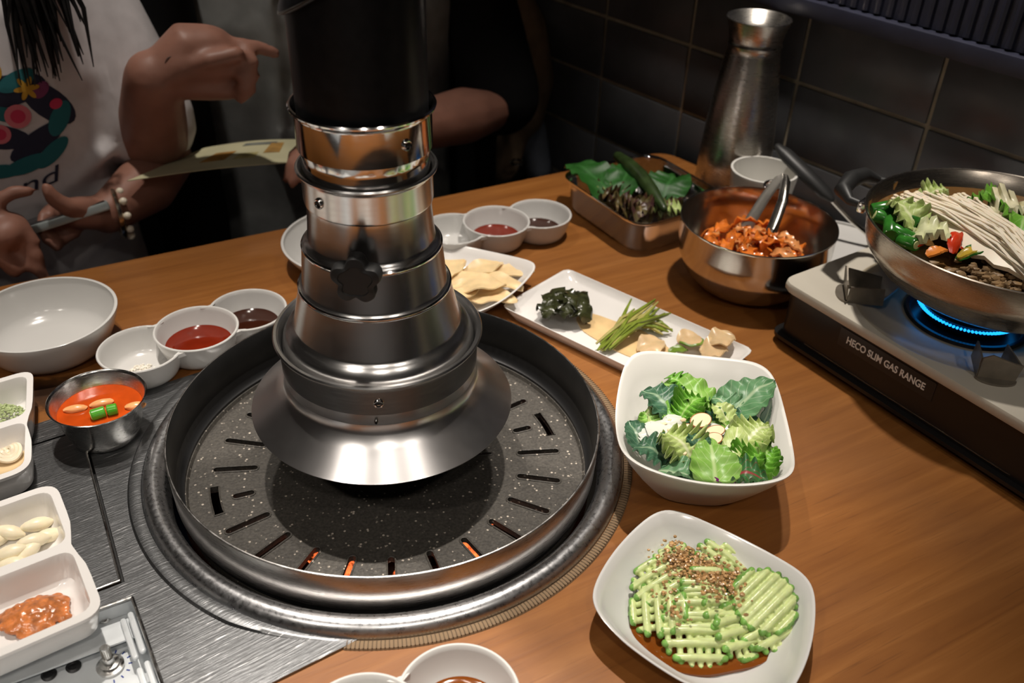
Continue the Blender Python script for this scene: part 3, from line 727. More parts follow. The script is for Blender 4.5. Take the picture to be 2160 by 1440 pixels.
def paste():
    c = (-0.3397, 0.4397, 0.0120); V, F = [], []
    parts = []
    for i in range(110):
        a, r = R.uniform(0, 2*PI), R.random()**.6
        x, y = .026*r*math.cos(a), .0165*r*math.sin(a); ca, sa = math.cos(.5), math.sin(.5)
        parts.append(blob((c[0]+x*ca-y*sa, c[1]+x*sa+y*ca, .009+.007*(1-r*r)), (R.uniform(.003, .0055), R.uniform(.0025, .004), R.uniform(.002, .0032)), 2, .35, 2, seed=i))
    return join(*parts)
o, _ = remeshed('soybean_paste', [paste()], .0011, M('soybean_paste', (.52, .17, .05), .22, var=.45, vs=160, bump=.5, bs=260, bd=.001, spec=.6), smooth=2)
T(o, 'glossy orange-brown soybean paste heap in the lower condiment dish', 'paste', kind='stuff')

# ------------------------------------------------------------------ steel cup of red soup
pr = [(0, .001), (.026, .001), (.0275, 0), (.029, .0012), (.0315, .008), (.0405, .0405), (.0421, .0418), (.0425, .0426), (.0418, .0432), (.0408, .0425), (.0398, .0405), (.0305, .009), (.028, .003), (0, .0026)]
T(O('steel_cup', *lathe(pr, (-.3690, .6517, .003), 80), st_cup, angle=50), 'small flared stainless steel cup of red soup standing on the steel panel', 'cup')
V, F = lathe([(0, .0285), (.03, .0285), (.0362, .0288), (.0368, .0296), (.035, .026), (0, .024)], (-.3690, .6517, .003), 56)
soup = T(O('red_soup', V, F, M('red_soup', (.43, .055, .006), .12, var=.18, vs=60, spec=.5)), 'orange-red spicy soup filling the small steel cup', 'soup')
sg = M('soaked_garlic', (.80, .36, .14), .25, sss=.2)
for (x, y, z), s_, nm, an in (((-0.3904, 0.6490, 0.0330), (.0105, .0045, .0035), 'left', .3), ((-0.3698, 0.6586, 0.0330), (.011, .0045, .0035), 'middle', .45), ((-0.3388, 0.6563, 0.0330), (.0095, .005, .0035), 'right', .3)):
    T(O('garlic_slice', *blob((x, y, z), s_, 2, .12, 1.5, Matrix.Rotation(an, 3, 'Z'), an), sg), nm+' pale garlic piece floating in the red soup cup', 'garlic')
pg = M('green_pepper', (.06, .30, .015), .22, var=.2); pgf = M('pepper_seed_flesh', (.45, .50, .15), .4, var=.2, vs=300)
for (x, y, z), an, nm, L in (((-0.3656, 0.6405, 0.0340), .55, 'larger', .0085), ((-0.3552, 0.6465, 0.0340), .4, 'smaller', .006)):
    d = Vector((math.cos(an), math.sin(an), .05)); p = Vector((x, y, z+.002))
    V, F = tube([p-d*L*.7, p-d*L*.6, p+d*L*.6, p+d*L*.7], [.0045, .0052, .0050, .0042], 18); o = T(O('pepper_piece', V, F, pg), nm+' cut green pepper piece floating in the red soup', 'pepper')
    V, F = tube([p-d*L*.78, p-d*L*.69], [.0034, .0040], 14); O('cut_face', V, F, pgf, o)

# ------------------------------------------------------------------ far side dishes
def raised(pts, amt, cen):
    c = Vector(cen)
    Rm = max((Vector(p)-c).length for p in pts)
    return lambda p: amt[0]+(amt[1]-amt[0])*min(1, max(0, ((p-c).length/Rm-.72)/.28))
PROF = [(.42, 0, .0014), (.50, 0, .0012), (.53, 0, 0), (.60, .01, 0), (.70, .14, 0), (.83, .45, 0), (.93, .76, 0), (.985, .95, 0), (1.0, .985, 0), (.998, 1.0, 0), (.985, 1.004, 0), (.968, .985, 0), (.91, .77, 0), (.80, .46, 0), (.66, .21, 0), (.52, .12, 0), (.30, .115, 0)]
sq = [(.029, .940), (-.062, .822), (-.175, .905), (-.088, .998)]
so = bulged(sq, .010, 60)
V, F = dish(so, raised(sq, (.026, .036), (-.074, .916)), PROF)
T(O('square_dish', V, F, porcelain, angle=50), 'white square dish of pale yellow folded slices beside the hood', 'dish')
tofu = M('tofu_slice', (.80, .60, .33), .4, var=.15, vs=50, sss=.2)
tf = [((-.005, .945, .020), .1, .046, .022), ((-.040, .945, .021), .6, .05, .024), ((-.020, .915, .022), -.35, .052, .028), ((-.055, .915, .022), .2, .05, .03), ((-.025, .888, .020), -.2, .048, .026), ((-.066, .885, .022), .5, .05, .026), ((-.040, .900, .028), .05, .05, .028), ((-.078, .935, .024), .9, .05, .026)]
tn = ['far right', 'far middle', 'right middle', 'centre', 'near right', 'near left', 'topmost', 'left']
for i, ((x, y, z), an, L, W_) in enumerate(tf):
    d = Vector((math.cos(an), math.sin(an), .12)); V, F, UV = sheet(leaf_fn(Vector((x, y, z-.004))-d*L*.62, Vector((x, y, z-.004))+d*L*.62, W_*1.25, cup=.12, arch=.08, ripple=.05, freq=2, ser=.02, seed=i, fat=1.0), 16, 8, .0016)
    T(O('folded_slice', V, F, tofu, angle=80), tn[i]+' pale yellow food slice in the square dish by the hood', 'food slice', 'pale yellow slices in the square dish')
# rectangular plate
rp = [(.062, .968), (-.014, .878), (.180, .722), (.2555, .811)]
ro = rpoly(rp, .009, 6)
V, F = dish(ro, .0145, [(.80, 0, .001), (.86, 0, 0), (.90, .05, 0), (.965, .62, 0), (.99, .92, 0), (1, .98, 0), (.998, 1.0, 0), (.985, 1.0, 0), (.965, .85, 0), (.90, .46, 0), (.84, .36, 0), (.5, .34, 0)])
T(O('rectangular_plate', V, F, porcelain, angle=50), 'long rectangular white plate of three pickled greens behind the salad bowl', 'plate')
c = Vector((.120, .838)); dd = Vector((.78, -.63)); pp = Vector((.63, .78)); pts = []
for i in range(40):
    t = 2*PI*i/40; k = 1+.18*noise.noise(Vector((math.cos(t)*1.5, math.sin(t)*1.5, 3)));  q = c+dd*.062*k*math.cos(t)+pp*.024*k*math.sin(t); pts.append((q.x, q.y))
V, F = holed(pts, [], .0048, .0062); T(O('pickle_juice', V, F, M('pickle_juice', (.78, .55, .28), .12, var=.15, vs=40)), 'thin yellow pickle juice spread over the rectangular plate', 'sauce')
sea = M('seaweed', (.034, .038, .014), .25, var=.6, vs=90, spec=.6)
V, F = [], []
sc0 = Vector((0.0564, 0.8710, 0.0140)); 
for i in range(26):
    a = R.uniform(0, 2*PI); r = .023*R.random()**.7; p = sc0+Vector((r*math.cos(a)*1.05, r*math.sin(a)*.8, .004+.012*(1-r/.026)))
    d = Vector((R.uniform(-1, 1), R.uniform(-1, 1), R.uniform(-.25, .2))).normalized()*R.uniform(.012, .018)
    v, f, _ = sheet(leaf_fn(p-d, p+d, R.uniform(.014, .024), (R.uniform(-.5, .5), R.uniform(-.5, .5), 1), cup=-.35, arch=.3, ripple=.14, freq=2, seed=i, ser=.02, fat=1.0), 14, 8, .0012); V, F = join((V, F), (v, f))
T(O('seasoned_seaweed', V, F, sea, angle=80), 'dark green-black heap of seasoned seaweed on the rectangular plate', 'seaweed', kind='stuff')
st1 = M('pickled_stem', (.20, .26, .03), .28, var=.35, vs=60); st2 = M('pale_pickled_stem', (.42, .38, .12), .3, var=.3, vs=60)
a0, b0 = Vector((0.0962, 0.8087, 0.0100)), Vector((0.1514, 0.8774, 0.0160))
for i in range(30):
    p = a0+Vector((R.uniform(-.008, .010), R.uniform(-.008, .008), R.uniform(0, .006))); q_ = b0+Vector((R.uniform(-.026, .024), R.uniform(-.022, .012), R.uniform(0, .012)))
    if i > 21: p = Vector((0.1283, 0.8485, 0.0120))+Vector((R.uniform(-.01, .01), R.uniform(-.01, .01), R.uniform(0, .006))); q_ = Vector((0.1724, 0.8480, 0.0100))+Vector((R.uniform(-.02, .006), R.uniform(-.012, .012), R.uniform(0, .004)))
    m_ = (p+q_)/2+Vector((R.uniform(-.006, .006), R.uniform(-.006, .006), R.uniform(.002, .008)))
    V, F = tube([p, p.lerp(m_, .5)+Vector((0, 0, .001)), m_, m_.lerp(q_, .5), q_], [.0012, .0019, .0021, .0019, .0009], 6)
    T(O('pickled_stem', V, F, st1 if i % 3 else st2), 'thin olive green pickled stem in the tangle on the rectangular plate', 'stem', 'pickled stems on the rectangular plate')
rad_m = M('pickled_radish', (.70, .50, .28), .3, var=.12, sss=.2)
rk = M('radish_rind', (.16, .26, .03), .35, var=.3)
rdn = ['half-moon pickled radish slice with green rind on the rectangular plate', 'small green pickled cucumber wedge behind the salad bowl', 'translucent pickled radish sheet at the plate end', 'crumpled pickled radish sheet at the far end of the rectangular plate', 'flat pale pickled radish sheet beside the tangle of stems']
RD = [((0.1760, 0.8197, 0.0140), (0.2024, 0.8277, 0.0140), .030), ((0.1644, 0.8042, 0.0120), (0.1850, 0.8091, 0.0120), .012), ((0.1982, 0.8039, 0.0120), (0.2267, 0.8087, 0.0160), .032), ((0.2076, 0.8160, 0.0180), (0.2362, 0.8238, 0.0200), .030), ((0.1348, 0.8052, 0.0100), (0.1622, 0.8263, 0.0100), .03)]
for i, (p, q_, W_) in enumerate(RD):
    V, F, UV = sheet(leaf_fn(p, q_, W_, cup=.16, arch=.10, ripple=.07 if i > 1 else .02, freq=2, ser=.02, seed=i, fat=1.0), 14, 8, .0014)
    o = T(O('radish_slice' if i != 1 else 'cucumber_wedge', V, F, rk if i == 1 else rad_m, angle=80), rdn[i], 'pickle')
    if i == 0:
        f_ = leaf_fn(p, q_, W_, cup=.16, arch=.10, ripple=.02, freq=2, ser=.02, seed=i, fat=1.0)
        O('rind', *tube([f_(k/16, 1) for k in range(17)], .0016, 6), rk, o)

# ------------------------------------------------------------------ salad bowl
sl4 = [(.1135, .716, 0), (.2385, .703, 0), (.2265, .548, 0), (.0935, .563, 0)]
sbo = bulged([(.1095, .719), (.2395, .706), (.2265, .546), (.0930, .560)], .009, 105)
V, F = dish(sbo, raised([p[:2] for p in sl4], (.060, .074), (.168, .632)), [(.36, 0, .0014), (.41, 0, .001), (.43, 0, 0), (.46, .015, 0), (.56, .16, 0), (.74, .46, 0), (.89, .74, 0), (.975, .94, 0), (1.0, .985, 0), (1.0, 1.0, 0), (.985, 1.006, 0), (.958, .985, 0), (.86, .74, 0), (.70, .47, 0), (.53, .23, 0), (.40, .12, 0), (.2, .105, 0)], 140, c=(.166, .628))
T(O('salad_bowl', V, F, melamine, angle=50), 'deep square ivory bowl of green salad at the right of the grill', 'bowl')
SALAD_FIT = (sbo, (.166, .628), .066, [(.105, .20), (.12, .40), (.23, .53), (.47, .70), (.74, .86), (.985, .958)])
SL = [ # name, base, tip, width, material, kwargs, label
 ('kale_leaf', (0.1434, 0.6478, 0.0500), (0.1206, 0.6691, 0.0580), .034, lf_dark, dict(cup=.25, arch=.25, ripple=.06, seed=1), 'round dark kale leaf at the upper left of the salad'),
 ('lettuce_leaf', (0.1796, 0.6500, 0.0500), (0.1427, 0.6851, 0.0560), .030, lf_bright, dict(cup=.2, arch=.2, ripple=.08, seed=2), 'mid green lettuce leaf at the back of the salad'),
 ('lettuce_tip', (0.1585, 0.6832, 0.0500), (0.1436, 0.6880, 0.0620), .020, lf_vivid, dict(cup=.3, arch=.3, ripple=.15, seed=3), 'bright lettuce tip standing highest at the back left'),
 ('curly_leaf', (0.1523, 0.6410, 0.0560), (0.1697, 0.6580, 0.0620), .026, lf_vivid, dict(cup=.2, arch=.3, ripple=.20, freq=8, ser=.14, seed=4), 'curly vivid green sprig in the back middle of the salad'),
 ('chard_leaf', (0.1932, 0.6450, 0.0520), (0.2334, 0.6732, 0.0720), .036, lf_grey, dict(cup=.30, arch=.10, ripple=.05, seed=5, ser=.02), 'large grey-green pointed leaf rising at the right of the salad'),
 ('folded_leaf', (0.2196, 0.6392, 0.0500), (0.2347, 0.6803, 0.0640), .020, lf_dark, dict(cup=.4, arch=.1, ripple=.04, seed=6, up=(.8, 0, .6)), 'dark underside fold behind the large grey-green leaf'),
 ('chard_leaf', (0.1985, 0.6299, 0.0540), (0.2198, 0.6396, 0.0540), .026, lf_dark, dict(cup=.2, arch=.2, ripple=.08, seed=7), 'dark leaf lying below the large grey-green leaf'),
 ('frilly_leaf', (0.1955, 0.6017, 0.0540), (0.2213, 0.6217, 0.0620), .032, lf_pale, dict(cup=.2, arch=.2, ripple=.15, freq=8, ser=.12, seed=8), 'frilly yellow-green leaf at the right rim of the salad'),
 ('frilly_leaf', (0.2024, 0.5714, 0.0500), (0.2202, 0.5985, 0.0580), .026, lf_vivid, dict(cup=.2, arch=.25, ripple=.15, freq=8, ser=.12, seed=9), 'frilly bright green leaf at the lower right of the salad'),
 ('kale_leaf', (0.1129, 0.6046, 0.0500), (0.1043, 0.6272, 0.0580), .020, lf_dark, dict(cup=.45, arch=.1, ripple=.03, seed=10), 'small dark kale leaf against the left bowl wall'),
 ('kale_leaf', (0.1323, 0.5878, 0.0500), (0.1078, 0.5956, 0.0560), .032, lf_dark, dict(cup=.2, arch=.25, ripple=.07, seed=11), 'veined dark kale leaf at the lower left of the salad'),
 ('frilly_leaf', (0.1505, 0.5821, 0.0560), (0.1301, 0.6057, 0.0620), .036, lf_pale, dict(cup=.2, arch=.3, ripple=.15, freq=8, ser=.12, seed=12), 'frilly yellow-green leaf left of the almond slices'),
 ('romaine_leaf', (0.1654, 0.5466, 0.0580), (0.1660, 0.5929, 0.0680), .033, lf_bright, dict(cup=.18, arch=.14, ripple=.05, seed=13, ser=.03), 'broad bright green leaf at the front middle of the salad'),
 ('romaine_rib', (0.1823, 0.5738, 0.0520), (0.1949, 0.6185, 0.0660), .022, lf_pale, dict(cup=-.35, arch=.1, ripple=.04, seed=14, ser=.02), 'pale lettuce rib standing right of the almond slices'),
 ('chard_leaf', (0.1264, 0.5664, 0.0560), (0.1546, 0.5503, 0.0580), .026, lf_grey, dict(cup=.2, arch=.2, ripple=.05, seed=15), 'grey-green leaf lying along the front bowl wall'),
 ('beet_leaf', (0.1766, 0.5624, 0.0560), (0.2066, 0.5587, 0.0600), .030, lf_red, dict(cup=.2, arch=.2, ripple=.10, seed=16), 'dark beet leaf with a red vein at the front right'),
 ('red_cabbage_shred', (0.1728, 0.5618, 0.0600), (0.1749, 0.5449, 0.0580), .014, purple, dict(cup=.4, arch=.2, ripple=.03, seed=17), 'purple cabbage shred at the front of the salad'),
 ('kale_leaf', (0.1561, 0.5896, 0.0600), (0.1621, 0.6067, 0.0680), .016, lf_dark, dict(cup=.6, arch=.2, ripple=.05, seed=18), 'dark curled kale strip in the middle of the salad'),
 ('lettuce_leaf', (0.1248, 0.6304, 0.0500), (0.1193, 0.6443, 0.0560), .022, lf_bright, dict(cup=.3, arch=.2, ripple=.1, seed=19), 'small light green leaf at the left edge below the round kale leaf'),
 ('beet_leaf', (0.1667, 0.6731, 0.0500), (0.1700, 0.6839, 0.0620), .018, lf_red, dict(cup=.4, arch=.2, ripple=.05, seed=20), 'dark red-tipped leaf at the back of the salad'),
 ('lettuce_leaf', (0.1972, 0.6461, 0.0540), (0.1805, 0.6637, 0.0580), .024, lf_grey, dict(cup=.3, arch=.25, ripple=.12, seed=21), 'wavy grey-green leaf at the back right of the middle'),
 ('lettuce_rib', (0.1904, 0.6343, 0.0580), (0.1787, 0.6467, 0.0660), .020, lf_pale, dict(cup=.2, arch=.15, ripple=.03, seed=22), 'pale flat lettuce piece behind the almond slices'),
 ('chard_leaf', (0.1442, 0.5704, 0.0480), (0.1394, 0.5873, 0.0560), .020, lf_dark, dict(cup=.4, arch=.2, ripple=.08, seed=23), 'dark leaf standing at the front left of the salad'),
 ('frilly_leaf', (0.1920, 0.5801, 0.0520), (0.2097, 0.5942, 0.0560), .026, lf_vivid, dict(cup=.3, arch=.3, ripple=.14, freq=8, ser=.12, seed=24), 'curled vivid leaf between the lettuce rib and the right rim'),
]
for nm, b_, t_, W_, m_, k, lab in SL: T(leaf(nm, Vector(b_)-(Vector(t_)-Vector(b_))*.12, Vector(t_)+(Vector(t_)-Vector(b_))*.10, W_*1.22, m_, nu=46, nv=12, fit=SALAD_FIT, **k), lab, 'leaf')
for i in range(16):
    a = 2*PI*i/16+.2; r = .034*(.35+.65*((i*7) % 5)/4); p = Vector((.166+r*math.cos(a), .630+r*math.sin(a)*1.15, .047))
    d = Vector((math.cos(a+1.2), math.sin(a+1.2), .25))*.017
    T(leaf('salad_leaf', p-d, p+d, .032, [lf_bright, lf_dark, lf_vivid, lf_pale][i % 4], cup=.3, arch=.25, ripple=.12, seed=30+i, fit=SALAD_FIT), 'half-buried salad leaf underneath the top leaves of the ivory bowl', 'leaf', 'buried salad leaves in the ivory bowl')
dr = [blob((0.1306, 0.6167, 0.0580), (.0165, .014, .005), 3, .7, 1.8, seed=1), blob((0.1232, 0.6086, 0.0550), (.011, .009, .004), 3, .7, 2, seed=2), blob((0.1411, 0.6289, 0.0600), (.010, .008, .005), 2, .3, 1.6, seed=3)]
T(O('salad_dressing', *join(*dr), dressing), 'thick white dressing blob at the left of the salad', 'dressing')
dr = [blob((0.1971, 0.6214, 0.0610), (.012, .008, .005), 2, .35, 1.6, seed=4), blob((0.1993, 0.6103, 0.0600), (.008, .008, .004), 2, .3, 1.6, seed=5), blob((0.1729, 0.6188, 0.0620), (.014, .008, .004), 2, .35, 2, seed=6)]
T(O('salad_dressing', *join(*dr), dressing), 'white dressing streak at the right of the almond slices', 'dressing')
V, F = [], []
for i in range(46):
    p = Vector((0.1486, 0.5996, 0.0640))+Vector((R.gauss(0, .008), R.gauss(0, .010), R.uniform(-.002, .002))); V, F = join((V, F), blob(p, (R.uniform(.0015, .004), R.uniform(.0015, .003), .0016), 1, .4, 2, seed=i))
T(O('almond_crumbs', V, F, almond_m), 'crumbled almond on the dressing left of the almond slices', 'almond', kind='stuff')
AL = [((0.1628, 0.6193, 0.0710), .55, .0105, .0066, 'largest almond slice, topmost of the salad'), ((0.1730, 0.6068, 0.0700), .45, .0095, .0050, 'almond slice right of the largest one'), ((0.1702, 0.5980, 0.0690), .45, .0088, .0054, 'almond slice with brown edge in front of the other two'), ((0.1518, 0.6116, 0.0670), .2, .0075, .005, 'half-covered almond slice at the left of the largest one')]
for p, an, a_, b_, lab in AL:
    Mx = Matrix.Translation(p) @ Matrix.Rotation(an, 4, 'Z') @ Matrix.Rotation(.35, 4, 'X')
    V, F = lathe([(0, -.0006), (.94, -.0006), (.95, .0006), (0, .0008)], (0, 0, 0), 32); V = [(v[0]*a_, v[1]*b_, v[2]) for v in V]
    o = T(O('almond_slice', *xf((V, F), Mx), almond_m), lab, 'almond')
    V, F = tube([(a_*.97*math.cos(t), b_*.97*math.sin(t), 0) for t in [2*PI*i/32 for i in range(32)]], .0007, 6, closed=True); O('skin_edge', *xf((V, F), Mx), almond_sk, o)

# ------------------------------------------------------------------ cucumber dish
cq = [(.1275, .546), (.2325, .479), (.178, .362), (.0625, .447)]
co = bulged([(.1275, .549), (.2325, .479), (.177, .362), (.0615, .448)], .011, 70)
V, F = dish(co, raised(cq, (.031, .043), (.148, .458)), PROF, 140, c=(.149, .458))
T(O('square_dish', V, F, ceramic, angle=50), 'white square dish of waffle-cut cucumber at the lower right', 'dish')
c = Vector((0.1479, 0.4540, 0.0080)); pts = []
for i in range(48):
    t = 2*PI*i/48; k = 1+.10*noise.noise(Vector((math.cos(t)*1.5, math.sin(t)*1.5, 9))); pts.append((c.x+.053*k*math.cos(t), c.y-.002+.041*k*math.sin(t)))
V, F = holed(pts, [], .0050, .0078); T(O('soy_dressing', V, F, amber), 'amber soy dressing pooled under the cucumber', 'sauce')
cf = M('cucumber_flesh', (.56, .64, .29), .28, var=.15, vs=120, sss=.2); cs_ = M('cucumber_skin', (.17, .36, .07), .3, var=.4, vs=90)
def waffle(center, rad, normal, spin, label, gap=.0098):
    z = Vector(normal).normalized(); x = Vector((math.cos(spin), math.sin(spin), 0)); x = (x-z*x.dot(z)).normalized(); y = z.cross(x); c = Vector(center)
    fl = []
    for a, b, off, gp, rr in ((x, y, .0014, gap, .0029), (y, x, -.0016, gap*.72, .0025)):
        n = int(rad/gp)
        for i in range(-n, n+1):
            t = i*gp+.0007*math.sin(i*5); h2 = rad*rad-t*t
            if h2 <= (.25*rad)**2: continue
            h_ = math.sqrt(h2); p0, p1 = c+b*t-a*h_+z*off, c+b*t+a*h_+z*off
            sag = lambda q: q-z*(.10*(q-c).length**2/rad)
            fl.append(tube([sag(p0.lerp(p1, k/6)) for k in range(7)], rr, 8, flat=1.1, round_end=True))
    V, F = join(*fl); me = bpy.data.meshes.new('t'); me.from_pydata([tuple(v) for v in V], [], F); ob = bpy.data.objects.new('t', me); sc.collection.objects.link(ob)
    md = ob.modifiers.new('r', 'REMESH'); md.mode = 'VOXEL'; md.voxel_size = .0008
    ms = ob.modifiers.new('s', 'SMOOTH'); ms.iterations = 2
    m2 = bpy.data.meshes.new_from_object(ob.evaluated_get(bpy.context.evaluated_depsgraph_get()))
    V = [v.co.copy() for v in m2.vertices]; F = [tuple(p.vertices) for p in m2.polygons]; bpy.data.objects.remove(ob)
    inn, out = [], []
    for f in F:
        m_ = sum((V[k] for k in f), Vector((0, 0, 0)))/len(f)-c; m_ = m_-z*m_.dot(z)
        (out if m_.length > rad*.97+.0009*noise.noise(m_*400) else inn).append(f)
    def cut(fs):
        ix = {}; VV = []
        for f in fs:
            for k in f:
                if k not in ix: ix[k] = len(VV); VV.append(V[k])
        return VV, [tuple(ix[k] for k in f) for f in fs]
    o = T(O('cucumber_slice', *cut(inn), cf, angle=80), label, 'cucumber'); O('skin', *cut(out), cs_, o, angle=80); return o
waffle((0.1427, 0.4424, 0.0180), .026, (.0, -.35, 1), .02, 'waffle-cut cucumber slice nearest the camera, over the soy dressing')
waffle((0.1504, 0.4532, 0.0230), .0245, (.0, -.40, 1), .05, 'waffle-cut cucumber slice second from the front')
waffle((0.1551, 0.4685, 0.0260), .023, (.0, -.45, 1), -.02, 'waffle-cut cucumber slice under the front of the minced topping')
waffle((0.1154, 0.4601, 0.0200), .021, (-.35, -.2, 1), 1.5, 'waffle-cut cucumber slice at the left with upright bars')
waffle((0.1186, 0.4811, 0.0240), .021, (-.25, -.1, 1), .5, 'waffle-cut cucumber slice at the upper left of the heap')
waffle((0.1313, 0.5063, 0.0220), .017, (-.3, .1, 1), .9, 'small waffle-cut cucumber end at the far left of the heap')
waffle((0.1689, 0.5034, 0.0240), .020, (.3, -.1, 1), -.6, 'waffle-cut cucumber slice at the far back of the heap')
waffle((0.1739, 0.4439, 0.0180), .020, (.45, -.45, 1), .35, 'waffle-cut cucumber slice at the front right, leaning into the soy')
waffle((0.1663, 0.4574, 0.0220), .019, (.35, -.3, 1), .3, 'waffle-cut cucumber slice between the middle and the round right one')
waffle((0.1918, 0.4559, 0.0200), .025, (.1, -.25, 1), .55, 'waffle-cut cucumber slice under the round one at the right', .009)
waffle((0.1934, 0.4625, 0.0300), .0235, (.05, -.45, 1), .8, 'round waffle-cut cucumber slice lying on top at the right', .0070)
waffle((0.1439, 0.4855, 0.0220), .022, (0, -.1, 1), .2, 'waffle-cut cucumber slice buried under the minced topping')
top_m = M('minced_topping', (.44, .26, .11), .22, var=.5, vs=220, spec=.6)
V, F = [], []
for i in range(800):
    t = R.random(); p = Vector((0.1285, 0.5012, 0.0300)).lerp(Vector((0.1728, 0.4714, 0.0330)), t)+Vector((R.gauss(0, .0085), R.gauss(0, .0085), R.uniform(-.003, .004)))
    s_ = R.uniform(.0009, .0021); V, F = join((V, F), blob(p, (s_, s_*R.uniform(.6, 1), s_*.8), 1, .5, 2, seed=i))
for i in range(60):
    p = Vector((0.1263, 0.4645, 0.0270))+Vector((R.gauss(0, .006), R.gauss(0, .012), R.uniform(-.003, .002))); s_ = R.uniform(.001, .002); V, F = join((V, F), blob(p, (s_, s_, s_), 1, .5, 2, seed=i))
T(O('minced_topping', V, F, top_m), 'brown glossy minced garlic topping heaped on the cucumber', 'topping', kind='stuff')

# ------------------------------------------------------------------ leaf tray
def glassm():
    t = NT('smoked_glass'); t.set(Base_Color=(.40, .40, .41), Roughness=.04, IOR=1.45, Transmission_Weight=1.0); return t.m
glass = glassm()
tq = [(.052, 1.166), (.190, 1.252), (.283, 1.103), (.148, 1.016)]
to = rpoly(tq, .032, 8)
V, F = dish(to, .046, [(.55, 0, .001), (.84, 0, .0), (.87, .03, 0), (.90, .15, 0), (.945, .85, 0), (.985, .93, 0), (1, .97, 0), (.997, 1.02, 0), (.975, 1.02, 0), (.945, .94, 0), (.925, .85, 0), (.875, .20, 0), (.84, .10, 0), (.55, .095, 0)])
T(O('leaf_tray', V, F, glass, angle=50), 'clear glass tray of wrapping leaves by the tiled wall', 'tray')
V, F = tube([(x+(.168-x)*.012, y+(1.134-y)*.012, .0462) for x, y in resample(to, 90)], .0016, 6, closed=True)
TRAY = [(.10, .84), (.20, .87), (.85, .92), (.94, .94), (1.02, .97)]
PL = [((0.1258, 1.0996, 0.0300), (0.0656, 1.1896, 0.0460), .062, 'green perilla leaf at the left end of the glass tray'), ((0.1289, 1.1055, 0.0340), (0.1567, 1.1898, 0.0440), .050, 'green perilla leaf in the middle of the glass tray'), ((0.1882, 1.1106, 0.0340), (0.2127, 1.1719, 0.0460), .060, 'green perilla leaf at the right end of the glass tray'), ((0.1274, 1.1588, 0.0220), (0.1029, 1.1972, 0.0300), .055, 'green perilla leaf under the left one in the glass tray')]
for i, (b_, t_, W_, lab) in enumerate(PL): T(leaf('perilla_leaf', b_, t_, W_, lf_perilla, cup=.2, arch=.2, ripple=.04, seed=i, ser=.015, fat=.85, nu=30), lab, 'leaf')
V, F = [], []
for i in range(16):
    p = Vector((0.1511, 1.1029, 0.0260))+Vector((R.uniform(-.045, .05), R.uniform(-.026, .020), R.uniform(-.006, .010))); d = Vector((R.uniform(-1, 1), R.uniform(-1, 1), R.uniform(-.2, .5))).normalized()*.020
    v, f, _ = sheet(leaf_fn(p-d, p+d, .034, cup=.3, arch=.3, ripple=.3, freq=4, seed=i), 14, 8, .001)
    v = fit_in(v, to, (.168, 1.134), .046, TRAY)
    T(O('red_lettuce_leaf', v, f, lf_redlet, uv=_, angle=80), 'dark red-brown frilly lettuce leaf in the front half of the glass tray', 'leaf', 'red lettuce leaves in the glass tray')
for i in range(3):
    p = Vector(((0.1143, 1.1212, 0.0360), (0.1996, 1.0775, 0.0340), (0.1836, 1.0841, 0.0320))[i]); d = Vector((.014, -.008, .006))
    T(leaf('lettuce_frill', p-d, p+d, .024, lf_pale, cup=.3, arch=.3, ripple=.3, freq=5, seed=60+i), ('yellow-green lettuce frill at the left of the red lettuce', 'yellow-green lettuce frill at the right front of the red lettuce', 'small yellow-green lettuce frill before the right perilla leaf')[i], 'leaf')
a, b = Vector((0.1362, 1.2038, 0.0580)), Vector((0.1848, 1.0682, 0.0480))
T(O('green_chilli', *tube([a, a.lerp(b, .25)+Vector((0, 0, .005)), a.lerp(b, .5)+Vector((0, 0, .007)), a.lerp(b, .75)+Vector((0, 0, .004)), b], [.007, .0095, .0105, .0095, .005], 14, round_end=True), M('dark_chilli', (.025, .045, .012), .3, var=.5)), 'long dark green chilli lying diagonally over the glass tray', 'chilli')

# ------------------------------------------------------------------ steel kimchi bowl and tongs
kb = (.2790, .9715, 0)
pr = [(0, .002), (.040, .002), (.046, 0), (.052, .0012), (.066, .010), (.078, .024), (.0855, .042), (.0885, .060), (.0890, .0835), (.0897, .0850), (.0893, .0862), (.0882, .0862), (.0876, .0845), (.0870, .060), (.0838, .043), (.0765, .0255), (.064, .0120), (.050, .0035), (0, .0035)]
T(O('steel_bowl', *lathe(pr, kb, 96), st_bowl, angle=50), 'round stainless steel bowl of kimchi beside the gas stove', 'bowl')
kim = M('kimchi', (.80, .19, .025), .22, var=.45, vs=80, spec=.6); kim2 = M('pale_kimchi', (.72, .30, .10), .25, var=.35, vs=80)
V, F = blob((kb[0], kb[1]-.004, .030), (.062, .060, .028), 3, .2, 2); T(O('kimchi_heap', V, F, kim), 'solid orange mound under the loose kimchi pieces in the steel bowl', 'kimchi', kind='stuff')
for i in range(64):
    a, r = R.uniform(0, 2*PI), .060*R.random()**.55; p = Vector((kb[0]+r*math.cos(a), kb[1]-.006+r*math.sin(a)*.9, .062-.016*(r/.06)**2+R.uniform(-.004, .006)))
    d = Vector((R.uniform(-1, 1), R.uniform(-1, 1), R.uniform(-.5, .5))).normalized()*R.uniform(.009, .017)
    V, F, UV = sheet(leaf_fn(p-d, p+d, R.uniform(.010, .019), (R.uniform(-.5, .5), R.uniform(-.5, .5), 1), cup=.4, arch=.25, ripple=.2, freq=2, seed=i), 7, 5, .0022)
    T(O('kimchi_piece', V, F, kim if i % 3 else kim2, angle=80), 'orange-red kimchi piece in the round steel bowl', 'kimchi', 'kimchi pieces in the steel bowl')
tg = E('tongs', (0.3106, 1.0161, 0.1250), 'steel tongs standing in the kimchi bowl', 'tongs')
ap = Vector((0.3118, 1.0189, 0.1220))
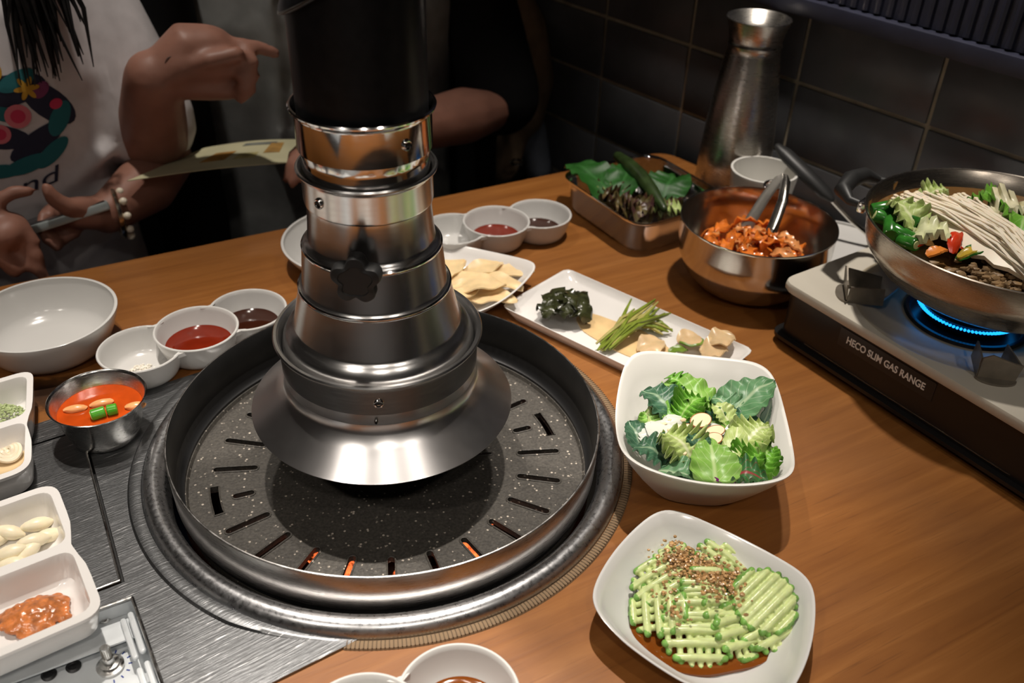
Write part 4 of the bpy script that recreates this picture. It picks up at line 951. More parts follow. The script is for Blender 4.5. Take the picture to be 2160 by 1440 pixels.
for (e, nm) in ((Vector((0.2671, 0.9916, 0.0520)), 'arm'), (Vector((0.2902, 0.9645, 0.0500)), 'arm')):
    s_ = (e-ap); side = s_.cross(Vector((0, -.6, .8))).normalized(); V, F = [], []
    bow = Vector((-.004, 0, 0)) if e.x < .28 else Vector((.006, 0, 0))
    P = [ap, ap+s_*.08+bow*.6, ap+s_*.35+bow, ap+s_*.75+bow*.4, e]; wds = [.0035, .0055, .0060, .0068, .0085]
    nrm = s_.cross(side).normalized(); rings = []
    for p, w_ in zip(P, wds): rings.append([p+side*w_*c+nrm*.0016*q for c, q in ((-1, -.5), (-.8, 1), (.8, 1), (1, -.5), (.6, -1), (-.6, -1))])
    O(nm, *loft(rings, True, True), st_dark if e.x < .285 else st_bowl, tg, angle=50)
O('locking_ring', *tube([ap+Vector((-.009+.003*0, 0, -.014))+Vector((.012*math.cos(t), .004*math.sin(t), .004*math.sin(t))) for t in [2*PI*i/24 for i in range(24)]], .0016, 6, closed=True), st_pol, tg)

# ------------------------------------------------------------------ steel jug
jc = (.300, 1.222, 0)
pr = [(0, .001), (.046, .001), (.048, 0), (.0495, .003), (.0500, .02), (.0495, .06), (.0470, .10), (.0425, .145), (.0375, .185), (.0345, .203), (.0335, .209), (.0345, .2115), (.0350, .2135), (.0340, .2155), (.0335, .219), (.0365, .232), (.0410, .2445), (.0415, .2455), (.0410, .2465), (.0395, .2455), (.030, .2325), (.020, .228), (.0085, .2265), (.0075, .224), (.0070, .18), (0, .18)]
T(O('water_jug', *lathe(pr, jc, 96), steel('jug_steel', .28, (.52, .49, .45), brush=(.8, .8, 6), bstr=0, vr=.025), angle=40), 'tall brushed steel water jug with flared neck by the tiled wall', 'jug')

# ------------------------------------------------------------------ spatula
spt = E('spatula', (0.4520, 1.0791, 0.0200), 'black-handled steel spatula resting across the white side plate', 'spatula')
h0, h1, h2 = Vector((.3385, 1.153, .100)), Vector((0.3986, 1.0916, 0.0600)), Vector((0.4531, 1.0663, 0.0200))
O('handle', *tube([h0, h0.lerp(h1, .12), h0.lerp(h1, .5), h0.lerp(h1, .9), h1], [.007, .0115, .0125, .0110, .006], 12, flat=.7, round_end=True), black_pl, spt)
O('shaft', *tube([h1, h1.lerp(h2, .5)+Vector((0, 0, -.003)), h2], [.0036, .0032, .0036], 8), st_bowl, spt)
d = (h2-h1); d.z = 0; d.normalize(); s_ = Vector((-d.y, d.x, 0))
V, F, UV = sheet(lambda u, v: h2+d*(.055*u-.004)+s_*(.044*(v-.5)*(.55+.45*min(1, u*3)))+Vector((0, 0, -.004*u)), 8, 6, .0014)
O('blade', V, F, st_dark, spt)

# ------------------------------------------------------------------ gas stove
sL = Vector((.2855, .8545, 0)); sv = Vector((.568, -.823, 0)); su = Vector((.823, .568, 0)); SD = .240
def sp_(u, v, z): q = sL+su*u+sv*v; return (q.x, q.y, z)
srz = math.atan2(sv.y, sv.x)
stv = E('gas_stove', sp_(.12, .15, 0), 'portable gas stove with cream top and black sides under the stew pot', 'stove')
cream = M('cream_enamel', (.56, .52, .44), .3, spec=.5, var=.05, vs=10); sblack = M('black_enamel_side', (.012, .011, .011), .3, spec=.4)
SL_ = .300; ZT = .0755
body = rpoly([sp_(.003, .003, 0), sp_(.003, SL_+.055, 0), sp_(SD-.003, SL_+.055, 0), sp_(SD-.003, .003, 0)], .014, 6)
V, F = holed(body, [], .011, .0655); O('side_shell', V, F, sblack, stv, angle=30)
V, F = holed(rpoly([sp_(-.004, -.004, 0), sp_(-.004, SL_+.058, 0), sp_(SD+.004, SL_+.058, 0), sp_(SD+.004, -.004, 0)], .018, 6), [], .0085, .0125); O('base_flange', V, F, sblack, stv, angle=30)
bc = (.4600, .8060); 
topo = resample(rpoly([sp_(-.002, -.002, 0), sp_(-.002, SL_, 0), sp_(SD+.002, SL_, 0), sp_(SD+.002, -.002, 0)], .016, 8), 160)
wellR = .1130
V, F = holed(topo, [circ(bc, wellR, 96)], ZT-.0035, ZT)
cx_, cy_, _ = sp_(SD/2, SL_/2, 0)
ed = loft([[(cx_+(x-cx_)*s, cy_+(y-cy_)*s, z) for x, y in topo] for s, z in ((.997, ZT-.0105), (1.006, ZT-.0085), (1.008, ZT-.004), (1.004, ZT-.001), (1.0, ZT))])
O('top_plate', *join((V, F), ed), cream, stv, angle=50)
O('drip_well', *lathe([(wellR, ZT), (wellR-.004, ZT-.001), (wellR-.012, ZT-.0055), (.085, ZT-.0075), (.062, ZT-.0085), (.058, ZT-.0085)], (*bc, 0), 96), M('drip_pan_enamel', (.50, .43, .31), .3, var=.12, vs=20), stv)
O('burner_bowl', *lathe([(.060, ZT-.008), (.0585, ZT-.005), (.0555, ZT-.0048), (.053, ZT-.010), (.047, ZT-.018), (0, ZT-.019)], (*bc, 0), 80), M('dark_blue_enamel', (.012, .012, .018), .25, spec=.5), stv)
O('burner_head', *lathe([(.020, ZT-.018), (.036, ZT-.012), (.0445, ZT+.000), (.0445, ZT+.006), (.040, ZT+.0085), (0, ZT+.0085)], (*bc, 0), 72), M('burner_metal', (.02, .02, .025), .4, .6), stv)
V, F = [], []
for i in range(84):
    a = 2*PI*i/84; r = .0452
    p = Vector((bc[0]+r*math.cos(a), bc[1]+r*math.sin(a), ZT+.0030)); dr_ = Vector((math.cos(a), math.sin(a), .35)).normalized()
    V, F = join((V, F), tube([p, p+dr_*.0025, p+dr_*.0060], [.0013, .0015, .0003], 6))
o = O('flame', V, F, flame_m, stv); o['kind'] = 'stuff'; o['label'] = 'ring of small blue gas flames'
# pressed trapezoid tab
tabp = [(.3820, .8735), (.4090, .8780), (.4020, .8440), (.3720, .8125), (.3595, .8400)]
V, F = holed(rpoly(tabp, .004, 4), [], ZT-.001, ZT+.0022); O('pressed_tab', V, F, cream, stv, angle=30)
# folded pan brackets
brm = M('bracket_enamel', (.23, .20, .16), .35, .5, var=.2)
def bracket(q, yaw):
    c = Vector((q[0], q[1], ZT)); f = Vector((math.cos(yaw), math.sin(yaw), 0)); s_ = Vector((-f.y, f.x, 0)); th = .0016; V, F = [], []
    def plate(P):
        n = (P[1]-P[0]).cross(P[2]-P[0]).normalized()*th*.5; k = len(P)
        return [p+n for p in P]+[p-n for p in P], [tuple(range(k)), tuple(range(2*k-1, k-1, -1))]+[(i, i+k, (i+1) % k+k, (i+1) % k) for i in range(k)]
    hgt = .026
    a_ = plate([c+s_*.016, c+s_*.0175+Vector((0, 0, hgt-.002))-f*.003, c+s_*.010+Vector((0, 0, hgt+.002))-f*.003, c-s_*.010+Vector((0, 0, hgt-.004))-f*.003, c-s_*.0175+Vector((0, 0, hgt-.005))-f*.003, c-s_*.016])
    b1 = plate([c+s_*.016, c+s_*.0172+Vector((0, 0, hgt-.004)), c+s_*.013+f*.034+Vector((0, 0, hgt*.72)), c+s_*.013+f*.036])
    b2 = plate([c-s_*.016, c-s_*.0172+Vector((0, 0, hgt-.007)), c-s_*.013+f*.034+Vector((0, 0, hgt*.72)), c-s_*.013+f*.036])
    V, F = join(a_, b1, b2)
    o = O('pan_bracket', V, F, brm, stv, smooth=False)
    fl = []
    for i in range(13): t = PI/2+PI*i/12; q2 = c+f*(.010*math.cos(t)*1.0)+s_*.018*math.sin(t); fl.append((q2.x, q2.y))
    V, F = holed(fl, [], ZT, ZT+.0022); O('bracket_foot', V, F, brm, o, angle=30)
for a in (169, 260, 350, 80):
    d_ = Vector((math.cos(math.radians(a)), math.sin(math.radians(a)))); bracket((bc[0]+d_.x*.1205, bc[1]+d_.y*.1205) if a != 350 else (bc[0]+d_.x*.108, bc[1]+d_.y*.108), math.radians(a+180))
# sticker and lettering on the long black side
def side_M(v, z, d): return Matrix(((sv.x, 0, -su.x, 0), (sv.y, 0, -su.y, 0), (0, 1, 0, 0), (0, 0, 0, 1)))
def side_pt(v, z, d): q = sL+su*(.003-d)+sv*v; return Vector((q.x, q.y, z))
Ms = Matrix.Translation(side_pt(.134, .0495, .0004)) @ Matrix(((sv.x, 0, -su.x, 0), (sv.y, 0, -su.y, 0), (0, 1, 0, 0), (0, 0, 0, 1)))
stick = O('sticker', *xf(box((0, 0, 0), (.112, .021, .0006), 0, .0002), Ms), M('sticker_black', (.020, .016, .014), .5), stv)
V, F = textmesh('HECO SLIM GAS RANGE', .0108, .0002, .00022)
x0, x1 = min(v.x for v in V), max(v.x for v in V); k = .092/(x1-x0)
V = [Vector((v.x*k, v.y*1.0, v.z)) for v in V]
O('lettering', *xf((V, F), Ms @ Matrix.Translation((0, 0, .0006))), M('print_white', (.92, .90, .86), .45), stick, smooth=False)
O('side_groove', *tube([side_pt(.04, .0165, .0004), side_pt(SL_-.02, .0165, .0004)], .0007, 6), st_bowl, stv)
V, F = holed(rpoly([sp_(.004, SL_+.003, 0), sp_(.004, SL_+.056, 0), sp_(SD-.004, SL_+.056, 0), sp_(SD-.004, SL_+.003, 0)], .008, 5), [], .064, .070); O('canister_lid', V, F, sblack, stv, angle=30)
for u, v in ((.02, .02), (.22, .02), (.02, SL_+.03), (.22, SL_+.03)):
    O('foot', *lathe([(0, 0), (.008, 0), (.009, .002), (.009, .0095), (0, .0095)], sp_(u, v, 0), 20), black_pl, stv)

# ------------------------------------------------------------------ stew pot
pc = (.4685, .8035, 0); PB = .104
pot = E('stew_pot', (pc[0], pc[1], PB), 'wide shallow steel pot of vegetable stew on the gas stove', 'pot')
pr = [(0, PB), (.070, PB), (.088, PB+.004), (.108, PB+.017), (.120, PB+.0315), (.1232, PB+.036), (.1238, PB+.0365), (.1262, PB+.045), (.1298, PB+.0665), (.1320, PB+.0680), (.1324, PB+.0690), (.1312, PB+.0698), (.1290, PB+.0685), (.1250, PB+.045), (.1180, PB+.0315), (.106, PB+.0185), (.086, PB+.0065), (0, PB+.003)]
O('body', *lathe(pr, pc, 128), steel('pot_steel', .27, (.45, .40, .34), brush=(.5, .5, 6), bstr=.004, vr=.03), pot, angle=60)
for a in (139, 319):
    d_ = Vector((math.cos(math.radians(a)), math.sin(math.radians(a)), 0)); s_ = Vector((-d_.y, d_.x, 0)); c = Vector(pc)+d_*.128+Vector((0, 0, PB+.058))
    P = [c-s_*.036, c-s_*.036+d_*.014, c-s_*.026+d_*.028+Vector((0, 0, .004)), c+d_*.032+Vector((0, 0, .006)), c+s_*.026+d_*.028+Vector((0, 0, .004)), c+s_*.036+d_*.014, c+s_*.036]
    h = O('handle', *tube(P, [.004, .0048, .0085, .0095, .0085, .0048, .004], 12), black_pl, pot)
    for sg in (-1, 1): O('handle_bracket', *box(tuple(c+s_*sg*.036-d_*.001), (.008, .016, .012), math.radians(a), .002), st_bowl, h)
    for sg in (-1, 1): O('rivet', *lathe([(0, .004), (.003, .003), (.0045, 0), (.0045, -.003), (0, -.003)], tuple(c+s_*sg*.030+d_*.001), 16), st_pol, h)
SZ = PB+.050
V, F = lathe([(0, SZ), (.11, SZ), (.1262, SZ+.0006), (.124, SZ-.004), (0, SZ-.005)], pc, 72)
T(O('broth', V, F, liquid('broth', (.13, .065, .02), .1)), 'murky brown broth filling the stew pot', 'broth')
enm = M('enoki_stem', (.82, .74, .60), .4, var=.08, vs=40, sss=.2)
en = E('enoki_bunch', (0.4060, 0.7816, 0.1600), 'fanned bunch of cream enoki mushrooms lying across the stew pot', 'mushrooms')
b0 = Vector((0.4542, 0.7073, 0.1700)); V, F, V2, F2 = [], [], [], []
for i in range(150):
    t = R.random(); lay = R.random()
    tip = Vector((0.3823, 0.8547, 0.1700)).lerp(Vector((0.4440, 0.8505, 0.1720)), t)+Vector((R.uniform(-.010, .010), R.uniform(-.012, .008), R.uniform(-.004, .010)))
    bs = b0+Vector((R.uniform(-.012, .012), R.uniform(-.014, .016), R.uniform(-.004, .014)))
    if i % 11 == 0: tip = tip.lerp(bs, .15)+Vector((0, 0, .006))
    m1 = bs.lerp(tip, .35)+Vector((0, 0, R.uniform(.004, .012))); m2 = bs.lerp(tip, .7)+Vector((R.uniform(-.003, .003), R.uniform(-.003, .003), R.uniform(.002, .009)))
    V, F = join((V, F), tube([bs, m1, m2, tip], [.0019, .0017, .0014, .0013], 5)); V2, F2 = join((V2, F2), blob(tip, (.0026, .0026, .0019), 1, .1, 1, seed=i))
o = O('stems', V, F, enm, en); o['kind'] = 'stuff'
o = O('caps', V2, F2, M('enoki_cap', (.78, .66, .48), .4, var=.1), en); o['kind'] = 'stuff'
V, F, UV = sheet(leaf_fn(b0+Vector((.01, .0, .006)), Vector((0.4042, 0.8344, 0.1680)), .060, cup=-.35, arch=.06, ripple=.02, seed=3, fat=.8), 12, 8, .005); O('stem_core', V, F, enm, en, angle=80)
gr_on = M('green_onion', (.03, .17, .02), .2, var=.5, vs=60, spec=.6); onp = M('pale_onion_core', (.50, .56, .26), .3)
GO = [((0.3603, 0.8370, 0.1700), .012, 'green onion piece at the far left of the stew'), ((0.3563, 0.8005, 0.1680), .012, 'green onion piece at the left rim of the stew'), ((0.3650, 0.7906, 0.1660), .011, 'green onion piece behind the napa cabbage heart'), ((0.3836, 0.8145, 0.1680), .012, 'green onion piece beside the enoki at the left'), ((0.3651, 0.7766, 0.1650), .010, 'green onion piece below the napa cabbage heart'), ((0.4296, 0.7688, 0.1680), .013, 'thick green onion piece in front of the enoki bunch'), ((0.4222, 0.7765, 0.1660), .011, 'green onion piece left of the thick one'), ((0.3591, 0.8243, 0.1650), .011, 'green onion piece pressed to the pot wall at the left'), ((0.3723, 0.8204, 0.1660), .011, 'green onion piece under the napa leaf'), ((0.4750, 0.8200, 0.1680), .012, 'green onion piece at the back right behind the enoki')]
for i, (p, r, lab) in enumerate(GO):
    an = i*1.3; d_ = Vector((math.cos(an), math.sin(an), .25)).normalized(); p = Vector(p)
    o = T(O('green_onion', *tube([p-d_*r, p-d_*r*.9, p+d_*r*.9, p+d_*r], [r*.55, r*.62, r*.62, r*.55], 16), gr_on), lab, 'green onion')
    O('cut_face', *tube([p+d_*r*.98, p+d_*r*1.06], [r*.42, r*.36], 12), onp, o)
T(leaf('napa_leaf', (0.3800, 0.8004, 0.1640), (0.3609, 0.8323, 0.1800), .040, lf_pale, th=.002, cup=.3, arch=.2, ripple=.12, seed=1), 'pale green napa cabbage leaf under the left edge of the enoki', 'cabbage')
T(leaf('napa_heart', (0.3725, 0.7865, 0.1660), (0.4046, 0.7732, 0.1720), .036, M('napa_white', (.62, .64, .38), .35, var=.25, vs=70), th=.004, cup=.2, arch=.2, ripple=.14, freq=4, seed=2), 'frilled napa cabbage heart at the left of the red chilli', 'cabbage')
T(leaf('napa_leaf', (0.4563, 0.8531, 0.1660), (0.4707, 0.8376, 0.1820), .040, lf_vivid, th=.002, cup=.3, arch=.3, ripple=.15, seed=3), 'bright green napa leaf at the back of the stew', 'cabbage')
T(leaf('napa_leaf', (0.4604, 0.8238, 0.1680), (0.4903, 0.8187, 0.1820), .050, M('napa_cream', (.66, .62, .42), .35, var=.15, vs=60), th=.003, cup=.3, arch=.3, ripple=.12, seed=4), 'cream napa leaf at the back right of the stew', 'cabbage')
T(leaf('napa_leaf', (0.4083, 0.8651, 0.1660), (0.4306, 0.8638, 0.1780), .034, lf_pale, th=.002, cup=.3, arch=.2, ripple=.15, seed=5), 'small yellow-green napa leaf behind the enoki tips', 'cabbage')
T(leaf('napa_leaf', (0.4893, 0.8250, 0.1660), (0.4622, 0.7712, 0.1780), .045, lf_vivid, th=.002, cup=.3, arch=.2, ripple=.12, seed=6), 'green napa leaf beside the right picture edge in the pot', 'cabbage')
chm = M('red_chilli', (.62, .045, .012), .22, spec=.6); car = M('carrot', (.70, .22, .03), .35, var=.1)
T(leaf('chilli_slice', (0.3994, 0.7566, 0.1660), (0.4134, 0.7794, 0.1740), .012, chm, th=.002, cup=.4, arch=.3, ripple=.02, seed=1, up=(-.6, -.4, .7)), 'red chilli slice in the middle of the stew', 'chilli')
T(leaf('chilli_slice', (0.4034, 0.7668, 0.1680), (0.4109, 0.7566, 0.1680), .012, chm, th=.002, cup=.4, arch=.2, ripple=.02, seed=2), 'red chilli slice lying in front of the other chilli slice', 'chilli')
T(leaf('carrot_slice', (0.3752, 0.7539, 0.1640), (0.3945, 0.7589, 0.1680), .012, car, th=.002, cup=.2, arch=.15, ripple=.02, seed=3), 'orange carrot slice near the front rim of the stew', 'carrot')
T(leaf('chilli_slice', (0.3680, 0.7713, 0.1640), (0.3785, 0.7739, 0.1660), .009, chm, th=.002, cup=.2, arch=.15, ripple=.02, seed=4), 'small red chilli slice at the left below the napa heart', 'chilli')
T(leaf('leek_leaf', (0.4015, 0.7489, 0.1640), (0.4401, 0.7518, 0.1680), .016, gr_on, th=.0016, cup=.3, arch=.2, ripple=.05, seed=5), 'flat dark green leek leaf near the front rim of the stew', 'leek')
T(leaf('pepper_strip', (0.4005, 0.7479, 0.1660), (0.4253, 0.7532, 0.1690), .010, M('yellow_pepper', (.50, .34, .03), .3, var=.2), th=.002, cup=.3, arch=.2, ripple=.04, seed=6), 'yellow-green pepper strip beside the leek leaf', 'pepper')
V, F = [], []
for i in range(240):
    p = Vector((0.4336, 0.7217, 0.1630)) + Vector((R.gauss(0, .026), R.gauss(0, .014), R.uniform(-.003, .004)))
    q = (Vector(pc)-p); q.z = 0
    if q.length > .118: continue
    V, F = join((V, F), blob(p, (R.uniform(.0025, .0055), R.uniform(.002, .004), .0025), 1, .5, 2, seed=i))
T(O('minced_beef', V, F, M('minced_beef', (.24, .15, .07), .5, var=.5, vs=150)), 'brown minced beef at the front of the stew pot', 'meat', kind='stuff')

# ------------------------------------------------------------------ people across the table
def LP(s, d, z): p = E0+Vector((.868, .497, 0))*s+ne*d; return Vector((p.x, p.y, z))
def cap(pts, rad, n=14, flat=1): return tube(pts, rad, n, flat=flat, round_end=True)
def torso(s0, d0, secs, lean=0):
    """stack of elliptic sections: (z, half width, half depth, d offset)"""
    rings = []
    for z, hw, hd_, dz in secs: rings.append([LP(s0+hw*math.cos(t)*(abs(math.cos(t))**-.15 if abs(math.cos(t)) > .01 else 1), d0+dz+hd_*math.sin(t), z) for t in [2*PI*i/36 for i in range(36)]])
    return loft(rings, True, True)
def ell(c, r, rot=None): return blob(c, r, 3, 0, 1, rot)
def head(s0, d0, z0, tilt=0):
    """skull, jaw, nose, lips, ears; faces the table"""
    c = LP(s0, d0, z0); f = -ne; s_ = Vector((.868, .497, 0)); up = Vector((0, 0, 1)); P = []
    rm = Matrix((s_, -f, up)).transposed()
    P.append(ell(c+up*.02, (.074, .092, .098), rm)); P.append(ell(c+f*.022-up*.055, (.055, .062, .062), rm)); P.append(ell(c+f*.050-up*.090, (.028, .028, .024), rm))
    P.append(tube([c+f*.082+up*.008, c+f*.100-up*.022, c+f*.088-up*.034], [.007, .012, .007], 10, round_end=True))
    for sg in (-1, 1):
        P.append(ell(c+s_*sg*.076-up*.004-f*.005, (.010, .020, .030), rm)); P.append(ell(c+f*.078+s_*sg*.030+up*.012, (.014, .010, .009), rm))
    P.append(ell(c+f*.078-up*.058, (.024, .012, .008), rm)); P.append(ell(c+f*.076-up*.068, (.020, .012, .007), rm))
    return P, c, rm
def finger(base, dirs, lens, r0): 
    P = [Vector(base)]
    for d_, L in zip(dirs, lens): P.append(P[-1]+Vector(d_).normalized()*L)
    return cap(P, [r0, r0*.95, r0*.9, r0*.78][:len(P)], 10)
eyeW = M('eye', (.75, .72, .70), .2); iris = M('iris', (.02, .012, .008), .15); lipm = M('lips', (.42, .14, .11), .4)
hairm = M('black_hair', (.007, .006, .006), .42, var=.5, vs=140, bump=.4, bs=300, spec=.35)
def face(root, c, rm):
    f = -ne; s_ = Vector((.868, .497, 0)); up = Vector((0, 0, 1))
    for sg in (-1, 1):
        p = c+f*.0835+s_*sg*.030+up*.012; e = O('eye', *ell(p, (.011, .006, .006), rm), eyeW, root); O('iris', *ell(p+f*.0035, (.005, .004, .005), rm), iris, e)
        O('eyebrow', *tube([p+up*.016-s_*.016+f*.002, p+up*.021+f*.004, p+up*.017+s_*.016+f*.002], [.002, .003, .0018], 8), hairm, root)
    O('lips', *ell(c+f*.0865-up*.063, (.020, .006, .006), rm), lipm, root)
es = Vector((.868, .497, 0))
# --- person at the left with the phone
s1, d1 = -.150, .24
secs_body = lambda k: [(-.30, .15*k, .105*k, 0), (-.20, .145*k, .10*k, 0), (-.08, .135*k, .095*k, 0), (.05, .140*k, .10*k, 0), (.18, .155*k, .105*k, 0), (.27, .150*k, .095*k, .005), (.315, .11*k, .07*k, .01), (.335, .06*k, .05*k, .015)]
hp, hcn, hrm = head(s1, d1-.01, .49)
sh_l, el_l, wr_l = LP(s1+.150, d1+.01, .27), LP(.055, .17, .035), Vector((-0.5131, 1.0466, 0.0231))
sh_r, el_r, wr_r = LP(s1-.155, d1+.01, .27), LP(-.42, .17, .015), Vector((-0.6410, 0.9388, 0.0355))
parts = [torso(s1, d1, secs_body(.9))]+hp+[cap([LP(s1, d1+.02, .30), LP(s1, d1+.005, .43)], [.052, .048])]
parts += [cap([sh_l, sh_l.lerp(el_l, .5), el_l, el_l.lerp(wr_l, .35), wr_l], [.046, .043, .038, .040, .026])]
parts += [cap([sh_r, sh_r.lerp(el_r, .5), el_r, el_r.lerp(wr_r, .35), wr_r], [.046, .043, .038, .038, .026])]
# left hand (image right) holding the phone from below, thumb up
hv = (Vector((-0.5604, 1.0138, 0.0363))-wr_l).normalized()
pl0 = Vector((-0.5397, 1.0256, 0.0338)); parts.append(cap([wr_l, wr_l.lerp(pl0, .5), pl0], [.025, .030, .028], 14, .66))
for k, (b, m_, t_) in enumerate((((-0.5493, 1.0316, 0.0407), (-0.5740, 1.0290, 0.0358), (-0.5743, 1.0058, 0.0359)), ((-0.5509, 1.0272, 0.0312), (-0.5753, 1.0167, 0.0277), (-0.5724, 0.9896, 0.0290)), ((-0.5505, 1.0229, 0.0204), (-0.5701, 1.0082, 0.0154), (-0.5642, 0.9827, 0.0182)), ((-0.5462, 1.0184, 0.0111), (-0.5601, 1.0024, 0.0058), (-0.5540, 0.9828, 0.0089)))):
    b, m_, t_ = Vector(b), Vector(m_), Vector(t_); parts.append(cap([b, b.lerp(m_, .6), m_, t_], [.0092, .009, .0085, .0072], 10))
parts.append(cap([Vector((-0.5251, 1.0224, 0.0411)), Vector((-0.5386, 0.9997, 0.0544)), Vector((-0.5477, 0.9922, 0.0688)), Vector((-0.5509, 0.9903, 0.0818))], [.014, .0115, .0100, .0080], 10))
# right hand (image left): index stretched to the screen, the others folded under the phone
kb_ = Vector((-0.5958, 0.9473, 0.0451)); parts.append(cap([wr_r, wr_r.lerp(kb_, .55), kb_], [.026, .033, .033], 14, .66))
for pts_, r0 in ((((-0.6001, 0.9507, 0.0646), (-0.5923, 0.9609, 0.0809), (-0.5787, 0.9698, 0.0861), (-0.5660, 0.9771, 0.0844)), .0092), (((-0.5912, 0.9500, 0.0562), (-0.5720, 0.9552, 0.0494), (-0.5616, 0.9496, 0.0330), (-0.5680, 0.9483, 0.0145)), .0095), (((-0.5949, 0.9444, 0.0436), (-0.5741, 0.9471, 0.0338), (-0.5589, 0.9443, 0.0172), (-0.5609, 0.9455, -0.0015)), .0095), (((-0.5990, 0.9397, 0.0305), (-0.5785, 0.9400, 0.0156), (-0.5595, 0.9393, 0.0021), (-0.5560, 0.9436, -0.0119)), .0088), (((-0.6078, 0.9290, 0.0483), (-0.5899, 0.9242, 0.0271), (-0.5794, 0.9256, 0.0079)), .0105)):
    pts_ = [Vector(p) for p in pts_]; parts.append(cap(pts_, [r0, r0, r0*.94, r0*.78][:len(pts_)], 10))
p1, _ = remeshed('person', parts, .0042, skin, loc=LP(s1, d1, -.30))
T(p1, 'seated person at the left in a printed white T-shirt tapping a phone', 'person')
face(p1, hcn, hrm)
white_tee = cloth('white_cotton', (.60, .57, .58)); 
secs_s = [(-.30, .175, .125, 0), (-.20, .172, .122, -.004), (-.08, .160, .118, -.004), (.05, .158, .120, -.004), (.18, .168, .124, -.002), (.265, .165, .112, .005), (.315, .125, .085, .012), (.332, .085, .065, .015)]
sleeve_l = sh_l.lerp(el_l, .74); sleeve_r = sh_r.lerp(el_r, .74)
folds = [cap([LP(s1+.135, d1-.09, -.02+.05*k), LP(s1+.05, d1-.118, -.06+.05*k)], [.010, .006], 10) for k in range(3)]
sp1, (sv1, sf1) = remeshed('t_shirt', [torso(s1, d1, secs_s), cap([LP(s1+.10, d1+.01, .275), sh_l, sh_l.lerp(el_l, .45), sleeve_l], [.055, .060, .064, .066]), cap([LP(s1-.10, d1+.01, .275), sh_r, sh_r.lerp(el_r, .45), sleeve_r], [.055, .060, .064, .066])]+folds, .0065, white_tee, p1)
sp1['label'] = 'white T-shirt with a colourful floral print and script lettering'
denim = cloth('blue_denim', (.035, .05, .10), .35)
remeshed('jeans', [cap([LP(s1+.08, d1, -.28), LP(s1+.085, -.12, -.20), LP(s1+.09, -.16, -.235)], [.095, .075, .07]), cap([LP(s1-.08, d1, -.28), LP(s1-.085, -.12, -.20), LP(s1-.09, -.16, -.235)], [.095, .075, .07]), cap([LP(s1+.09, -.16, -.235), LP(s1+.09, -.12, -.68)], [.068, .05]), cap([LP(s1-.09, -.16, -.235), LP(s1-.09, -.12, -.68)], [.068, .05])], .010, denim, p1)
hp_ = [ell(hcn+Vector((0, 0, .030))+ne*.014, (.086, .098, .098), hrm)]
for i in range(26):
    a = -1.0+2.0*i/25; sx = .088*math.sin(a*1.35); b = hcn+es*sx+ne*(.02+.05*math.cos(a*1.3))
    if abs(a) > .55: b = hcn+es*math.copysign(.082, a)+ne*(-.045+.05*(1-abs(a)))
    L = R.uniform(.22, .27); hp_.append(cap([b+Vector((0, 0, .04)), b+Vector((0, 0, -.10))+es*.012*math.copysign(1, a)+(-ne*.012 if abs(a) > .55 else ne*.03), b+es*R.uniform(-.01, .03)*math.copysign(1, a)+(-ne*.050 if abs(a) > .55 else ne*.06)+Vector((0, 0, -L))], [.016, .015, .004], 8))
remeshed('hair', hp_, .0055, hairm, p1, 4)
V, F = [], []
for i in range(46):
    b = hcn+es*R.uniform(.062, .100)+Vector((0, 0, R.uniform(-.08, .02)))-ne*R.uniform(.02, .05)
    e_ = LP(s1+R.uniform(.055, .140), d1-R.uniform(.12, .15), R.choice((.195, .20, .21, .225, .245))+R.uniform(-.012, .012)); q1 = b.lerp(e_, .35)+es*R.uniform(.0, .02)-ne*.010; q2 = b.lerp(e_, .75)+es*R.uniform(-.004, .014)-ne*.006; V, F = join((V, F), tube([b, q1, q2, e_], [.0050, R.uniform(.003, .006), R.uniform(.002, .0045), .0006], 6))
o = O('hair_strands', V, F, hairm, p1); o['kind'] = 'stuff'
V, F = tube([wr_l-hv*.012+es*0+(Vector((0, 0, 1))*math.cos(t)+ne*math.sin(t))*.0295 for t in [2*PI*i/24 for i in range(24)]], .0035, 8, closed=True)
br = O('bracelet', V, F, M('bracelet_silver', (.75, .66, .52), .2, 1), p1)
for i in range(10):
    t = 2*PI*i/10; O('bead', *ell(wr_l-hv*.020+(Vector((0, 0, 1))*math.cos(t)+ne*math.sin(t))*.0300, (.0048,)*3), M('bead_pale', (.75, .68, .55), .25) if i == 0 else bpy.data.materials['bead_pale'], br)
# print on the shirt: generic flowers and leaves, then the script letters, both laid on the cloth
bvh = BVHTree.FromPolygons([Vector(v) for v in sv1], sf1)
def decal(P2, F, z_off, name, m, par):
    """P2: points in (s, z) on the chest"""
    V = []
    for s_, z in P2:
        o_ = LP(s_, -.3, z); h, n_, _, _ = bvh.ray_cast(o_, ne)
        V.append(h-ne*z_off if h else LP(s_, d1-.12, z))
    return O(name, V, F, m, par, smooth=False)
def disc(c, a_, b_, rot, n=20, rings=3):
    P, F = [c], []
    for r in range(1, rings+1):
        for i in range(n):
            t = 2*PI*i/n; x, y = a_*r/rings*math.cos(t), b_*r/rings*math.sin(t); P.append((c[0]+x*math.cos(rot)-y*math.sin(rot), c[1]+x*math.sin(rot)+y*math.cos(rot)))
    for i in range(n): F.append((0, 1+i, 1+(i+1) % n))
    for r in range(1, rings):
        for i in range(n): a_i = 1+(r-1)*n; F.append((a_i+i, a_i+n+i, a_i+n+(i+1) % n, a_i+(i+1) % n))
    return P, F
dm = {k: M('print_'+k, c, .8) for k, c in dict(teal=(.01, .13, .15), navy=(.012, .015, .04), pink=(.55, .03, .09), rose=(.62, .16, .20), gold=(.50, .27, .02), violet=(.18, .03, .10)).items()}
